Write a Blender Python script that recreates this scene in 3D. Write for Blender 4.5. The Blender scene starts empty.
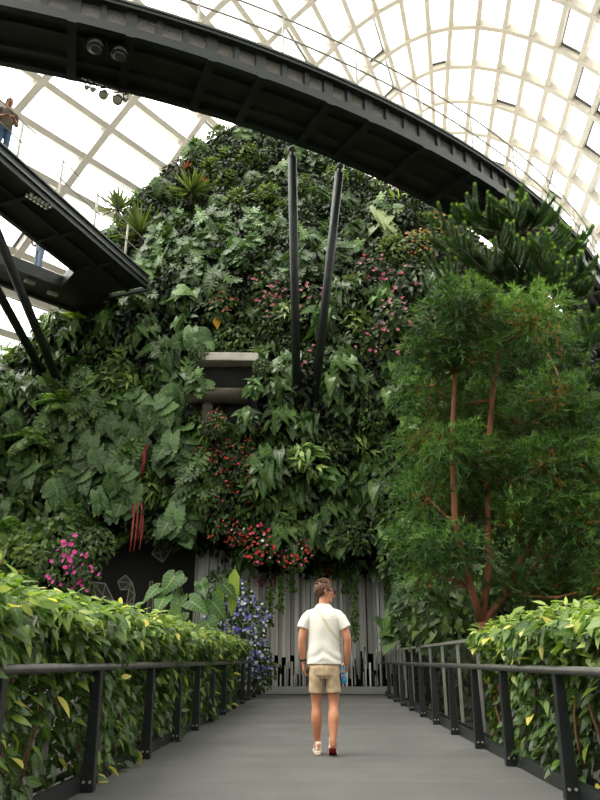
import bpy, bmesh, math, random
import numpy as np
from mathutils import Vector, Matrix, noise
from mathutils.bvhtree import BVHTree

random.seed(7)
RNG = np.random.default_rng(7)
scene = bpy.context.scene
COL = scene.collection
V = Vector

# ------------------------------------------------------------------ camera
F = 700.0
CAMZ = 0.92
TH = math.atan(260 / 700.0)
PS = math.atan(20 / (700 / math.cos(TH)))
FW = np.array([-math.sin(PS) * math.cos(TH), math.cos(PS) * math.cos(TH), math.sin(TH)])
RT = np.array([math.cos(PS), math.sin(PS), 0])
UP = np.array([math.sin(PS) * math.sin(TH), -math.cos(PS) * math.sin(TH), math.cos(TH)])


def ray(px, py):
    return FW + (px - 300) / F * RT + (400 - py) / F * UP


def PY(px, py, y):
    d = ray(px, py)
    t = y / d[1]
    return V((d[0] * t, y, CAMZ + d[2] * t))


def PZ(px, py, z):
    d = ray(px, py)
    t = (z - CAMZ) / d[2]
    return V((d[0] * t, d[1] * t, z))


def project(p):
    d = np.array(p) - np.array([0, 0, CAMZ])
    z = d @ FW
    return 300 + F * (d @ RT) / z, 400 - F * (d @ UP) / z


cam_d = bpy.data.cameras.new('camera')
cam = bpy.data.objects.new('camera', cam_d)
COL.objects.link(cam)
cam_d.sensor_fit = 'VERTICAL'
cam_d.sensor_height = 36
cam_d.lens = F / 800 * 36
cam_d.clip_end = 400
cam.location = (0, 0, CAMZ)
cam.rotation_euler = (math.pi / 2 + TH, 0, PS)
scene.camera = cam

# ------------------------------------------------------------------ tagging
def tag(o, label=None, cat=None, group=None, kind=None):
    if label:
        o['label'] = label
    if cat:
        o['category'] = cat
    if group:
        o['group'] = group
    if kind:
        o['kind'] = kind
    return o


def empty(name, loc=(0, 0, 0), rz=0.0, scale=1.0):
    o = bpy.data.objects.new(name, None)
    o.empty_display_size = 0.1
    COL.objects.link(o)
    o.location = loc
    o.rotation_euler = (0, 0, rz)
    o.scale = (scale,) * 3
    return o


def link(name, me, mat=None, parent=None):
    o = bpy.data.objects.new(name, me)
    if mat and not me.materials:
        me.materials.append(mat)
    COL.objects.link(o)
    if parent:
        o.parent = parent
    return o


def dup(o, parent=None):
    c = o.copy()
    COL.objects.link(c)
    c.parent = parent
    for ch in list(o.children):
        dup(ch, c)
    return c


# ------------------------------------------------------------------ materials
def nodes(name):
    m = bpy.data.materials.new(name)
    m.use_nodes = True
    nt = m.node_tree
    nt.nodes.clear()
    out = nt.nodes.new('ShaderNodeOutputMaterial')
    return m, nt, out


def N(nt, t, **kw):
    n = nt.nodes.new(t)
    for k, v in kw.items():
        if k.startswith('i_'):
            n.inputs[k[2:].replace('_', ' ')].default_value = v
        else:
            setattr(n, k, v)
    return n


def math_n(nt, op, a, b=None, c=None):
    n = nt.nodes.new('ShaderNodeMath')
    n.operation = op
    for i, x in enumerate((a, b, c)):
        if x is None:
            continue
        if isinstance(x, (int, float)):
            n.inputs[i].default_value = x
        else:
            nt.links.new(x, n.inputs[i])
    return n.outputs[0]


def mixcol(nt, fac, a, b, blend='MIX'):
    n = nt.nodes.new('ShaderNodeMix')
    n.data_type = 'RGBA'
    n.blend_type = blend
    for sock, x in ((n.inputs[0], fac), (n.inputs[6], a), (n.inputs[7], b)):
        if isinstance(x, (int, float)):
            sock.default_value = x
        elif isinstance(x, tuple):
            sock.default_value = (*x, 1) if len(x) == 3 else x
        else:
            nt.links.new(x, sock)
    return n.outputs[2]


def ramp(nt, fac, stops, interp='LINEAR'):
    r = nt.nodes.new('ShaderNodeValToRGB')
    r.color_ramp.interpolation = interp
    el = r.color_ramp.elements
    while len(el) > 1:
        el.remove(el[-1])
    el[0].position = stops[0][0]
    el[0].color = (*stops[0][1], 1)
    for p, c in stops[1:]:
        e = el.new(p)
        e.color = (*c, 1)
    nt.links.new(fac, r.inputs[0])
    return r.outputs[0]


def srgb(r, g, b):
    f = lambda c: ((c / 255 + 0.055) / 1.055) ** 2.4 if c > 10 else c / 255 / 12.92
    return (f(r), f(g), f(b))


def solid(name, col, rough=0.5, metal=0.0, var=0.15, scale=6.0, bump=0.0, spec=0.5, stretch=None):
    """plain surface with a little procedural unevenness"""
    m, nt, out = nodes(name)
    tc = N(nt, 'ShaderNodeTexCoord')
    src = tc.outputs['Object']
    if stretch:
        mp = N(nt, 'ShaderNodeMapping')
        mp.inputs['Scale'].default_value = stretch
        nt.links.new(src, mp.inputs[0])
        src = mp.outputs[0]
    nz = N(nt, 'ShaderNodeTexNoise', i_Scale=scale, i_Detail=4.0)
    nt.links.new(src, nz.inputs['Vector'])
    d = tuple(c * (1 - var) for c in col)
    l = tuple(min(1, c * (1 + var)) for c in col)
    c = ramp(nt, nz.outputs[0], [(0.3, d), (0.7, l)])
    b = N(nt, 'ShaderNodeBsdfPrincipled', i_Roughness=rough, i_Metallic=metal)
    b.inputs['Specular IOR Level'].default_value = spec
    nt.links.new(c, b.inputs['Base Color'])
    if bump:
        bp = N(nt, 'ShaderNodeBump', i_Strength=bump)
        nt.links.new(nz.outputs[0], bp.inputs['Height'])
        nt.links.new(bp.outputs[0], b.inputs['Normal'])
    nt.links.new(b.outputs[0], out.inputs[0])
    return m


def leaf_mat(name, dark, mid, light, vein=None, odd=None, rough=0.42, trans=0.25, nv=8, vstr=0.45, var=0.5):
    m, nt, out = nodes(name)
    at = N(nt, 'ShaderNodeAttribute', attribute_name='tint')
    sep = N(nt, 'ShaderNodeSeparateColor')
    nt.links.new(at.outputs['Color'], sep.inputs[0])
    st = [(0.0, dark), (0.5, mid), (0.93, light)]
    if odd:
        st += [(0.955, light), (0.975, odd)]
    c = ramp(nt, sep.outputs[0], st)
    uv = N(nt, 'ShaderNodeUVMap')
    sx = N(nt, 'ShaderNodeSeparateXYZ')
    nt.links.new(uv.outputs[0], sx.inputs[0])
    a = math_n(nt, 'ABSOLUTE', math_n(nt, 'MULTIPLY_ADD', sx.outputs[0], 2.0, -1.0))
    mid_v = math_n(nt, 'LESS_THAN', a, 0.07)
    fr = math_n(nt, 'FRACT', math_n(nt, 'MULTIPLY', math_n(nt, 'MULTIPLY_ADD', a, -0.22, sx.outputs[1]), float(nv)))
    lat = math_n(nt, 'MULTIPLY', math_n(nt, 'LESS_THAN', fr, 0.16), 0.55)
    vv = math_n(nt, 'MULTIPLY', math_n(nt, 'MAXIMUM', mid_v, lat), vstr)
    c = mixcol(nt, vv, c, vein or light)
    oi = N(nt, 'ShaderNodeObjectInfo')
    br = math_n(nt, 'MULTIPLY_ADD', oi.outputs['Random'], var, 1 - var / 2)
    mul = N(nt, 'ShaderNodeVectorMath', operation='SCALE')
    nt.links.new(c, mul.inputs[0])
    nt.links.new(br, mul.inputs['Scale'])
    c = mul.outputs[0]
    b = N(nt, 'ShaderNodeBsdfPrincipled', i_Roughness=rough)
    b.inputs['Specular IOR Level'].default_value = 0.32
    nt.links.new(c, b.inputs['Base Color'])
    t = N(nt, 'ShaderNodeBsdfTranslucent')
    tcn = mixcol(nt, 1.0, c, (1.5, 1.6, 0.6), 'MULTIPLY')
    nt.links.new(tcn, t.inputs[0])
    mx = N(nt, 'ShaderNodeMixShader')
    mx.inputs[0].default_value = trans
    nt.links.new(b.outputs[0], mx.inputs[1])
    nt.links.new(t.outputs[0], mx.inputs[2])
    nt.links.new(mx.outputs[0], out.inputs[0])
    return m


def petal_mat(name, cols):
    m, nt, out = nodes(name)
    at = N(nt, 'ShaderNodeAttribute', attribute_name='tint')
    sep = N(nt, 'ShaderNodeSeparateColor')
    nt.links.new(at.outputs['Color'], sep.inputs[0])
    st = [(i / len(cols), c) for i, c in enumerate(cols)]
    c = ramp(nt, sep.outputs[0], st, 'CONSTANT')
    b = N(nt, 'ShaderNodeBsdfPrincipled', i_Roughness=0.55)
    nt.links.new(c, b.inputs['Base Color'])
    t = N(nt, 'ShaderNodeBsdfTranslucent')
    nt.links.new(c, t.inputs[0])
    mx = N(nt, 'ShaderNodeMixShader')
    mx.inputs[0].default_value = 0.3
    nt.links.new(b.outputs[0], mx.inputs[1])
    nt.links.new(t.outputs[0], mx.inputs[2])
    nt.links.new(mx.outputs[0], out.inputs[0])
    return m


M = {}
M['steel_dark'] = solid('dark_green_steel', srgb(40, 46, 44), 0.45, 0.2, 0.2, 3)
M['steel_under'] = solid('soffit_steel', srgb(42, 41, 39), 0.6, 0.0, 0.25, 1.2)
M['steel_edge'] = solid('edge_steel', srgb(88, 95, 92), 0.4, 0.3, 0.1, 3)
M['rail_grey'] = solid('handrail_grey', srgb(176, 172, 164), 0.4, 0.4, 0.1, 5)
M['post_black'] = solid('black_powder_coat', srgb(27, 31, 31), 0.4, 0.1, 0.2, 8)
M['handrail'] = solid('weathered_handrail', srgb(74, 73, 68), 0.42, 0.3, 0.2, 9)
M['frame_metal'] = solid('galvanised_frame', srgb(140, 140, 132), 0.45, 0.5, 0.12, 7)
M['concrete'] = solid('concrete', srgb(190, 186, 176), 0.85, 0, 0.25, 2.5, 0.15)
M['concrete_dark'] = solid('stained_concrete', srgb(74, 68, 54), 0.9, 0, 0.35, 2.0, 0.2)
M['rib'] = solid('white_painted_rib', srgb(220, 214, 202), 0.5, 0, 0.04, 1.5)
M['gasket'] = solid('vent_frame_grey', srgb(92, 94, 92), 0.5, 0.2, 0.1, 2)
M['soil'] = solid('planting_soil', srgb(42, 38, 28), 0.95, 0, 0.4, 1.5, 0.4)
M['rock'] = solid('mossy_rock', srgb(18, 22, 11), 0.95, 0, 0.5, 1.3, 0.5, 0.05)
M['dark_wall'] = solid('charcoal_render', srgb(40, 39, 39), 0.85, 0, 0.12, 1.5)
M['cave'] = solid('cave_dark', srgb(26, 26, 25), 0.9, 0, 0.3, 2)
M['line_white'] = solid('mural_line', srgb(170, 168, 156), 0.8, 0, 0.05, 5)
M['mural_fill'] = solid('mural_fill', srgb(84, 82, 76), 0.85, 0, 0.12, 5)
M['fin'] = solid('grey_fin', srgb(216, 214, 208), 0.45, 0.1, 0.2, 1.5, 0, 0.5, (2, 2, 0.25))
M['fin2'] = solid('darker_grey_fin', srgb(172, 171, 166), 0.5, 0.1, 0.25, 1.5, 0, 0.5, (2, 2, 0.25))  # slightly darker grey tone, picked at random for fins and rods
M['mirror'] = solid('polished_steel', srgb(190, 190, 186), 0.12, 1.0, 0.05, 3)
M['sill'] = solid('grey_sill', srgb(140, 140, 136), 0.6, 0, 0.08, 3)
M['trunk'] = solid('red_brown_bark', srgb(122, 80, 54), 0.85, 0, 0.35, 6, 0.4, 0.3, (1, 1, 0.25))
M['bark_dark'] = solid('dark_bark', srgb(58, 48, 38), 0.9, 0, 0.35, 6, 0.4)
M['twig'] = solid('woody_stem', srgb(96, 68, 44), 0.8, 0, 0.3, 8)
M['stem_green'] = solid('green_stalk', srgb(72, 88, 44), 0.6, 0, 0.25, 8)
M['stem_red'] = solid('crimson_stalk', srgb(140, 48, 46), 0.6, 0, 0.3, 6)
M['skin'] = solid('skin', srgb(192, 131, 100), 0.5, 0, 0.06, 14, 0, 0.4)
M['hair'] = solid('brown_hair', srgb(88, 56, 33), 0.55, 0, 0.4, 40, 0.3)
M['shirt'] = solid('white_cotton', srgb(222, 218, 209), 0.85, 0, 0.02, 8, 0.05, 0.2)
M['shorts'] = solid('khaki_cotton', srgb(184, 162, 132), 0.85, 0, 0.07, 12, 0.08, 0.2)
M['strap'] = solid('beige_webbing', srgb(206, 196, 172), 0.8, 0, 0.08, 30)
M['black'] = solid('black_plastic', srgb(20, 20, 20), 0.3, 0, 0.1, 5)
M['shoe'] = solid('off_white_mesh', srgb(218, 208, 194), 0.75, 0, 0.08, 25)
M['shoe_tan'] = solid('salmon_trim', srgb(206, 132, 100), 0.7, 0, 0.1, 20)
M['sole_red'] = solid('red_sole', srgb(190, 34, 36), 0.6, 0, 0.1, 12)
M['bottle_blue'] = solid('blue_bottle', srgb(40, 150, 200), 0.2, 0, 0.06, 6)
M['olive'] = solid('olive_cloth', srgb(112, 100, 84), 0.85, 0, 0.1, 9)
M['denim'] = solid('denim', srgb(84, 116, 150), 0.85, 0, 0.12, 12)
M['bluegrey'] = solid('blue_grey_cloth', srgb(122, 140, 160), 0.85, 0, 0.1, 9)
M['lens'] = solid('lamp_lens', srgb(200, 200, 190), 0.15, 0.4, 0.05, 8)
M['lip'] = solid('lip', srgb(176, 104, 92), 0.5, 0, 0.05, 9)


def floor_mat():
    m, nt, out = nodes('grey_decking')
    tc = N(nt, 'ShaderNodeTexCoord')
    sx = N(nt, 'ShaderNodeSeparateXYZ')
    nt.links.new(tc.outputs['Object'], sx.inputs[0])
    # board joints across the walkway every 0.9 m, fine non-slip ribs between
    row = math_n(nt, 'MULTIPLY', sx.outputs[1], 1 / 0.9)
    j1 = math_n(nt, 'LESS_THAN', math_n(nt, 'FRACT', row), 0.03)
    brd = N(nt, 'ShaderNodeTexWhiteNoise', noise_dimensions='1D')
    nt.links.new(math_n(nt, 'FLOOR', row), brd.inputs['W'])
    rib = math_n(nt, 'ABSOLUTE', math_n(nt, 'SINE', math_n(nt, 'MULTIPLY', sx.outputs[1], 75.0)))
    nz = N(nt, 'ShaderNodeTexNoise', i_Scale=1.6, i_Detail=6.0)
    nt.links.new(tc.outputs['Object'], nz.inputs['Vector'])
    n2 = N(nt, 'ShaderNodeTexNoise', i_Scale=30.0, i_Detail=3.0)
    nt.links.new(tc.outputs['Object'], n2.inputs['Vector'])
    c = ramp(nt, nz.outputs[0], [(0.3, srgb(84, 82, 80)), (0.7, srgb(106, 104, 101))])
    c = mixcol(nt, math_n(nt, 'MULTIPLY', brd.outputs[0], 0.5), c, srgb(66, 65, 64))
    c = mixcol(nt, math_n(nt, 'MULTIPLY', rib, 0.3), c, srgb(60, 69, 68))
    c = mixcol(nt, math_n(nt, 'MULTIPLY', n2.outputs[0], 0.25), c, srgb(88, 86, 84))
    c = mixcol(nt, math_n(nt, 'MULTIPLY', j1, 0.6), c, srgb(58, 57, 56))
    b = N(nt, 'ShaderNodeBsdfPrincipled', i_Roughness=0.7)
    nt.links.new(c, b.inputs['Base Color'])
    bp = N(nt, 'ShaderNodeBump', i_Strength=0.25, i_Distance=0.01)
    nt.links.new(rib, bp.inputs['Height'])
    nt.links.new(bp.outputs[0], b.inputs['Normal'])
    nt.links.new(b.outputs[0], out.inputs[0])
    return m


def net_mat(name, col, pitch, wire, diag=True):
    """woven wire netting: procedural holes"""
    m, nt, out = nodes(name)
    uv = N(nt, 'ShaderNodeUVMap')
    sx = N(nt, 'ShaderNodeSeparateXYZ')
    nt.links.new(uv.outputs[0], sx.inputs[0])
    u, v = sx.outputs[0], sx.outputs[1]
    if diag:
        a = math_n(nt, 'ADD', math_n(nt, 'MULTIPLY', u, 1.5), v)
        b_ = math_n(nt, 'SUBTRACT', math_n(nt, 'MULTIPLY', u, 1.5), v)
    else:
        a, b_ = u, v
    w1 = math_n(nt, 'LESS_THAN', math_n(nt, 'FRACT', math_n(nt, 'MULTIPLY', a, 1 / pitch)), wire)
    w2 = math_n(nt, 'LESS_THAN', math_n(nt, 'FRACT', math_n(nt, 'MULTIPLY', b_, 1 / pitch)), wire)
    k = math_n(nt, 'MAXIMUM', w1, w2)
    b = N(nt, 'ShaderNodeBsdfPrincipled', i_Roughness=0.4, i_Metallic=0.4)
    b.inputs['Base Color'].default_value = (*col, 1)
    t = N(nt, 'ShaderNodeBsdfTransparent')
    mx = N(nt, 'ShaderNodeMixShader')
    nt.links.new(k, mx.inputs[0])
    nt.links.new(t.outputs[0], mx.inputs[1])
    nt.links.new(b.outputs[0], mx.inputs[2])
    nt.links.new(mx.outputs[0], out.inputs[0])
    return m


def glass_mat():
    m, nt, out = nodes('dome_glass')
    tc = N(nt, 'ShaderNodeTexCoord')
    nz = N(nt, 'ShaderNodeTexNoise', i_Scale=0.12, i_Detail=4.0)
    nt.links.new(tc.outputs['Object'], nz.inputs['Vector'])
    c = ramp(nt, nz.outputs[0], [(0.35, (0.86, 0.90, 0.88)), (0.6, (0.97, 0.98, 0.97))])
    t = N(nt, 'ShaderNodeBsdfTransparent')
    nt.links.new(c, t.inputs[0])
    g = N(nt, 'ShaderNodeBsdfGlossy', i_Roughness=0.1)
    mx = N(nt, 'ShaderNodeMixShader')
    mx.inputs[0].default_value = 0.04
    nt.links.new(t.outputs[0], mx.inputs[1])
    nt.links.new(g.outputs[0], mx.inputs[2])
    nt.links.new(mx.outputs[0], out.inputs[0])
    return m


M['floor'] = floor_mat()
M['net'] = net_mat('wire_netting', srgb(84, 82, 74), 0.07, 0.075)
M['net_bright'] = net_mat('perforated_infill', srgb(160, 158, 152), 0.075, 0.26)
M['glass'] = glass_mat()

G = lambda *a: srgb(*a)
L = {}
L['lobed'] = leaf_mat('lobed_leaf', G(38, 62, 26), G(66, 96, 44), G(112, 142, 80), G(140, 158, 104), None, 0.36, 0.18, 7)
L['lobed_grey'] = leaf_mat('grey_green_lobed_leaf', G(38, 62, 30), G(70, 100, 54), G(116, 146, 92), G(150, 172, 122), None, 0.36, 0.16, 6, 0.4)
L['heart'] = leaf_mat('heart_leaf', G(42, 74, 28), G(72, 110, 46), G(112, 146, 74), G(160, 184, 116), G(190, 176, 60), 0.36, 0.25, 7, 0.55)
L['arrow'] = leaf_mat('arrow_leaf', G(28, 52, 20), G(54, 86, 34), G(100, 134, 62), G(150, 172, 118), G(206, 178, 60), 0.32, 0.16, 6, 0.5)
L['lance'] = leaf_mat('lance_leaf', G(46, 74, 28), G(84, 114, 48), G(138, 162, 80), G(146, 166, 110), None, 0.4, 0.22, 9, 0.35)
L['small'] = leaf_mat('small_leaf', G(28, 45, 19), G(50, 73, 30), G(90, 114, 50), None, None, 0.45, 0.22, 5, 0.2)
L['bush'] = leaf_mat('bush_leaf', G(50, 74, 30), G(86, 110, 48), G(134, 150, 76), None, G(168, 120, 56), 0.45, 0.25, 5, 0.2)
L['fern'] = leaf_mat('fern_leaf', G(46, 74, 26), G(78, 110, 44), G(116, 146, 66), None, None, 0.5, 0.3, 5, 0.2)
L['spiky'] = leaf_mat('spiky_leaf', G(62, 82, 40), G(98, 116, 62), G(140, 154, 96), None, None, 0.42, 0.2, 1, 0.3)
L['bright'] = leaf_mat('bright_leaf', G(96, 132, 34), G(138, 168, 56), G(178, 196, 86), G(196, 206, 120), None, 0.4, 0.35, 7)
L['pale'] = leaf_mat('pale_leaf', G(104, 122, 82), G(136, 152, 104), G(170, 180, 132), G(186, 192, 150), None, 0.45, 0.25, 7, 0.4)
L['under'] = leaf_mat('undergrowth_leaf', G(14, 23, 9), G(25, 38, 15), G(48, 64, 28), None, None, 0.5, 0.2, 5, 0.15)  # very dark greens carry the shade of the gaps between plants
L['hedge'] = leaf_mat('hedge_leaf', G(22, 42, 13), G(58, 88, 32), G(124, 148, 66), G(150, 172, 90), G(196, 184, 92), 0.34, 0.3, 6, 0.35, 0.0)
L['hedge_top'] = leaf_mat('sunlit_hedge_leaf', G(50, 80, 24), G(94, 124, 46), G(156, 172, 90), G(204, 208, 130), G(222, 210, 140), 0.36, 0.35, 6, 0.35, 0.0)
L['needle'] = leaf_mat('feathery_needle', G(32, 58, 20), G(64, 98, 36), G(110, 142, 62), None, G(156, 98, 44), 0.5, 0.3, 1, 0.0, 0.35)
L['araucaria'] = leaf_mat('scale_leaf', G(36, 62, 36), G(70, 102, 58), G(108, 140, 82), None, G(166, 200, 96), 0.42, 0.15, 1, 0.0, 0.3)
L['tip'] = leaf_mat('fresh_tip', G(104, 150, 52), G(138, 178, 74), G(170, 200, 100), None, None, 0.45, 0.3, 1, 0.0, 0.2)
P = {}
P['red'] = petal_mat('red_petal', [G(214, 48, 44), G(232, 70, 62), G(226, 62, 84)])
P['redpink'] = petal_mat('red_and_pink_petal', [G(214, 44, 46), G(228, 60, 74), G(236, 110, 160), G(228, 70, 60), G(240, 220, 220)])
P['magenta'] = petal_mat('magenta_petal', [G(222, 54, 150), G(232, 80, 168)])
P['pink'] = petal_mat('pink_petal', [G(226, 130, 156), G(214, 96, 132), G(232, 160, 176)])
P['blue'] = petal_mat('blue_petal', [G(128, 126, 214), G(150, 146, 226), G(112, 112, 200), G(232, 232, 240)])
P['orange'] = petal_mat('orange_petal', [G(206, 130, 70), G(196, 104, 70), G(214, 160, 90)])
P['yellow'] = petal_mat('yellow_leaf', [G(236, 176, 40), G(226, 160, 40)])
P['bromeliad'] = petal_mat('bromeliad_leaf', [G(170, 84, 62), G(150, 96, 58), G(184, 110, 90)])
P['brown'] = petal_mat('brown_dry_leaf', [G(120, 84, 48), G(104, 70, 40)])

# ------------------------------------------------------------------ plain geometry builder
class Geo:
    def __init__(s):
        s.v = []
        s.f = []

    def add(s, vs, fs):
        b = len(s.v)
        s.v += [tuple(p) for p in vs]
        s.f += [tuple(i + b for i in f) for f in fs]

    def box(s, c, d, rz=0.0, tilt=None):
        R = Matrix.Rotation(rz, 3, 'Z')
        if tilt is not None:
            R = tilt
        c = V(c)
        vs = [c + R @ V((x * d[0] / 2, y * d[1] / 2, z * d[2] / 2)) for x in (-1, 1) for y in (-1, 1) for z in (-1, 1)]
        s.add(vs, [(0, 1, 3, 2), (4, 6, 7, 5), (0, 4, 5, 1), (2, 3, 7, 6), (0, 2, 6, 4), (1, 5, 7, 3)])

    def beam(s, pts, nrm, w, d, closed=False):
        """rectangular section swept along pts; nrm = direction(s) of depth d; starts at the path and goes d along nrm"""
        pts = [V(p) for p in pts]
        n = len(pts)
        vs, fs = [], []
        for i, p in enumerate(pts):
            t = (pts[min(i + 1, n - 1)] - pts[max(i - 1, 0)]).normalized()
            nn = V(nrm[i] if isinstance(nrm, (list, np.ndarray)) and hasattr(nrm[0], '__len__') else nrm)
            nn = (nn - t * nn.dot(t)).normalized()
            sd = t.cross(nn)
            vs += [p - sd * w / 2, p + sd * w / 2, p + sd * w / 2 + nn * d, p - sd * w / 2 + nn * d]
        for i in range(n - 1):
            a, b = 4 * i, 4 * i + 4
            for k in range(4):
                fs.append((a + k, a + (k + 1) % 4, b + (k + 1) % 4, b + k))
        fs += [(3, 2, 1, 0), tuple(4 * (n - 1) + k for k in range(4))]
        s.add(vs, fs)

    def tube(s, pts, rad, seg=8, side=None):
        """round / elliptical tube; rad = r, list of r or list of (rx, ry); side = reference for rx"""
        pts = [V(p) for p in pts]
        n = len(pts)
        if not hasattr(rad, '__len__'):
            rad = [rad] * n
        vs, fs = [], []
        prev = None
        for i, p in enumerate(pts):
            t = (pts[min(i + 1, n - 1)] - pts[max(i - 1, 0)]).normalized()
            ref = V(side) if side is not None else (prev if prev is not None else (V((1, 0, 0)) if abs(t.x) < 0.9 else V((0, 1, 0))))
            x = (ref - t * ref.dot(t)).normalized()
            prev = x
            y = t.cross(x)
            r = rad[i]
            rx, ry = (r if hasattr(r, '__len__') else (r, r))
            for k in range(seg):
                a = 2 * math.pi * k / seg
                vs.append(p + x * rx * math.cos(a) + y * ry * math.sin(a))
        for i in range(n - 1):
            for k in range(seg):
                a, b = i * seg, (i + 1) * seg
                fs.append((a + k, a + (k + 1) % seg, b + (k + 1) % seg, b + k))
        fs.append(tuple(range(seg - 1, -1, -1)))
        fs.append(tuple((n - 1) * seg + k for k in range(seg)))
        s.add(vs, fs)

    def ball(s, c, r, R=None, nu=14, nv=9):
        c = V(c)
        r = r if hasattr(r, '__len__') else (r, r, r)
        vs, fs = [], []
        vs.append(V((0, 0, r[2])))
        for i in range(1, nv):
            th = math.pi * i / nv
            for k in range(nu):
                a = 2 * math.pi * k / nu
                vs.append(V((r[0] * math.sin(th) * math.cos(a), r[1] * math.sin(th) * math.sin(a), r[2] * math.cos(th))))
        vs.append(V((0, 0, -r[2])))
        for k in range(nu):
            fs.append((0, 1 + k, 1 + (k + 1) % nu))
            fs.append((len(vs) - 1, len(vs) - 1 - nu + (k + 1) % nu, len(vs) - 1 - nu + k))
        for i in range(nv - 2):
            for k in range(nu):
                a, b = 1 + i * nu, 1 + (i + 1) * nu
                fs.append((a + k, b + k, b + (k + 1) % nu, a + (k + 1) % nu))
        s.add([c + (R @ p if R else p) for p in vs], fs)

    def mesh(s, name, smooth=False):
        me = bpy.data.meshes.new(name)
        me.from_pydata(s.v, [], s.f)
        me.update()
        bm = bmesh.new()
        bm.from_mesh(me)
        bmesh.ops.recalc_face_normals(bm, faces=bm.faces)
        bm.to_mesh(me)
        bm.free()
        if smooth:
            me.polygons.foreach_set('use_smooth', [True] * len(me.polygons))
        return me

    def obj(s, name, mat, parent=None, smooth=False, bevel=0.0):
        o = link(name, s.mesh(name, smooth), mat, parent)
        if bevel:
            b = o.modifiers.new('bevel', 'BEVEL')
            b.width = bevel
            b.segments = 2
            b.limit_method = 'ANGLE'
        return o


def uv_plane(name, quads, mat, parent=None):
    """quads = list of (corner list of 4 points, (width, height)) with UVs in metres"""
    vs, fs, uvs = [], [], []
    for c, (w, h) in quads:
        b = len(vs)
        vs += [tuple(p) for p in c]
        fs.append((b, b + 1, b + 2, b + 3))
        uvs += [(0, 0), (w, 0), (w, h), (0, h)]
    me = bpy.data.meshes.new(name)
    me.from_pydata(vs, [], fs)
    l = me.uv_layers.new(name='UVMap')
    l.data.foreach_set('uv', np.array(uvs, dtype=np.float32).ravel())
    return link(name, me, mat, parent)


# ------------------------------------------------------------------ leaf batches
def template(rows, cols=5, fold=0.18, droop=0.25, wave=0.0):
    c = np.linspace(-1, 1, cols)
    vs, uv = [], []
    for i, (ym, w, ye) in enumerate(rows):
        for k in c:
            x = k * w
            y = ym + (ye - ym) * abs(k) ** 1.3
            z = fold * abs(x) ** 1.2 - droop * max(y, 0) ** 2 - 0.25 * droop * abs(x) * (abs(k) > 0.7) + wave * math.sin(i * 2.1) * abs(k)
            vs.append((x, y, z))
            uv.append((0.5 + 0.5 * k, ym))
    q = []
    for i in range(len(rows) - 1):
        for k in range(cols - 1):
            a = i * cols + k
            q.append((a, a + 1, a + cols + 1, a + cols))
    return np.array(vs), np.array(q), np.array(uv)


def lobed_rows(n=6, width=0.46, notch=0.5, m=20, sweep=.1):
    rows = [(0, 0.02, 0), (0.015, 0.2, -0.24), (.04, .3, -.2)]
    for i in range(1, m):
        t = i / m
        env = width * (math.sin(math.pi * (0.26 + 0.72 * t)) ** 0.75)
        c = 0.5 + 0.5 * math.cos(2 * math.pi * n * t)
        c = c ** .7
        rows.append((.03 + t * .93, env * (notch + (1 - notch) * c), .03 + t * .93 - .1 * (1 - t) + sweep * (.4 + t) * c))
    rows.append((1.0, 0.01, 1.03))
    return rows


HEART = [(0, .02, 0), (.03, .2, -.26), (.14, .38, -.12), (.34, .41, .2), (.6, .29, .5), (.82, .13, .77), (1, .01, 1)]
ARROW = [(0, .02, 0), (.02, .17, -.38), (.1, .26, -.14), (.3, .28, .2), (.55, .2, .5), (.8, .1, .78), (1, .01, 1)]
OVAL = [(0, .03, 0), (.2, .19, .18), (.45, .25, .43), (.75, .15, .74), (1, .01, 1)]
LANCE = [(0, .02, 0), (.15, .1, .14), (.4, .15, .39), (.7, .1, .69), (1, .005, 1)]
STRAP = [(0, .035, 0), (.25, .04, .25), (.5, .038, .5), (.75, .028, .75), (1, .004, 1)]
T = {
    'lobed': template(lobed_rows(5, .46, .5, 20, .14), 5, 0.16, 0.3, 0.0),
    'ruffled': template(lobed_rows(6, 0.5, 0.83, 20, .05), 5, 0.16, 0.35, 0.02),
    'heart': template(HEART, 5, 0.2, 0.3),
    'arrow': template(ARROW, 5, 0.22, 0.3),
    'oval': template(OVAL, 3, 0.25, 0.25),
    'oval5': template(OVAL, 5, 0.25, 0.35),
    'lance': template(LANCE, 3, 0.3, 0.35),
    'strap': template(STRAP, 3, 0.4, 0.35),
    'stiff': template(STRAP, 3, 0.5, 0.06),
    'small': template([(0, .05, 0), (.4, .26, .38), (1, .02, 1)], 3, 0.25, 0.2),
    'stalk': template([(0, .018, 0), (.5, .014, .5), (1, .01, 1)], 2, 0, -0.1),
    'needle': template([(0, .05, 0), (1, .012, 1)], 2, 0, 0.1),
    'long': template([(0, .03, 0), (.2, .17, .18), (.5, .19, .48), (.8, .13, .78), (1, .02, 1)], 5, 0.2, 0.2, 0.02),
}


def flower_template(n=5, open_=0.3):
    vs, q, uv = [], [], []
    for i in range(n):
        a = 2 * math.pi * i / n
        d = 2 * math.pi / n * 0.48
        b = len(vs)
        vs += [(0, 0, 0), (0.7 * math.cos(a - d), 0.7 * math.sin(a - d), open_ * .7), (math.cos(a), math.sin(a), open_), (0.7 * math.cos(a + d), 0.7 * math.sin(a + d), open_ * .7)]
        q.append((b, b + 1, b + 2, b + 3))
        uv += [(0.2, 0), (0.3, .5), (0.5, .8), (0.7, .5)]
    return np.array(vs), np.array(q), np.array(uv)


T['flower'] = flower_template()
T['cup'] = flower_template(5, 0.9)


def norm(a):
    a = np.asarray(a, float)
    return a / np.maximum(np.linalg.norm(a, axis=-1, keepdims=True), 1e-9)


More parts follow.
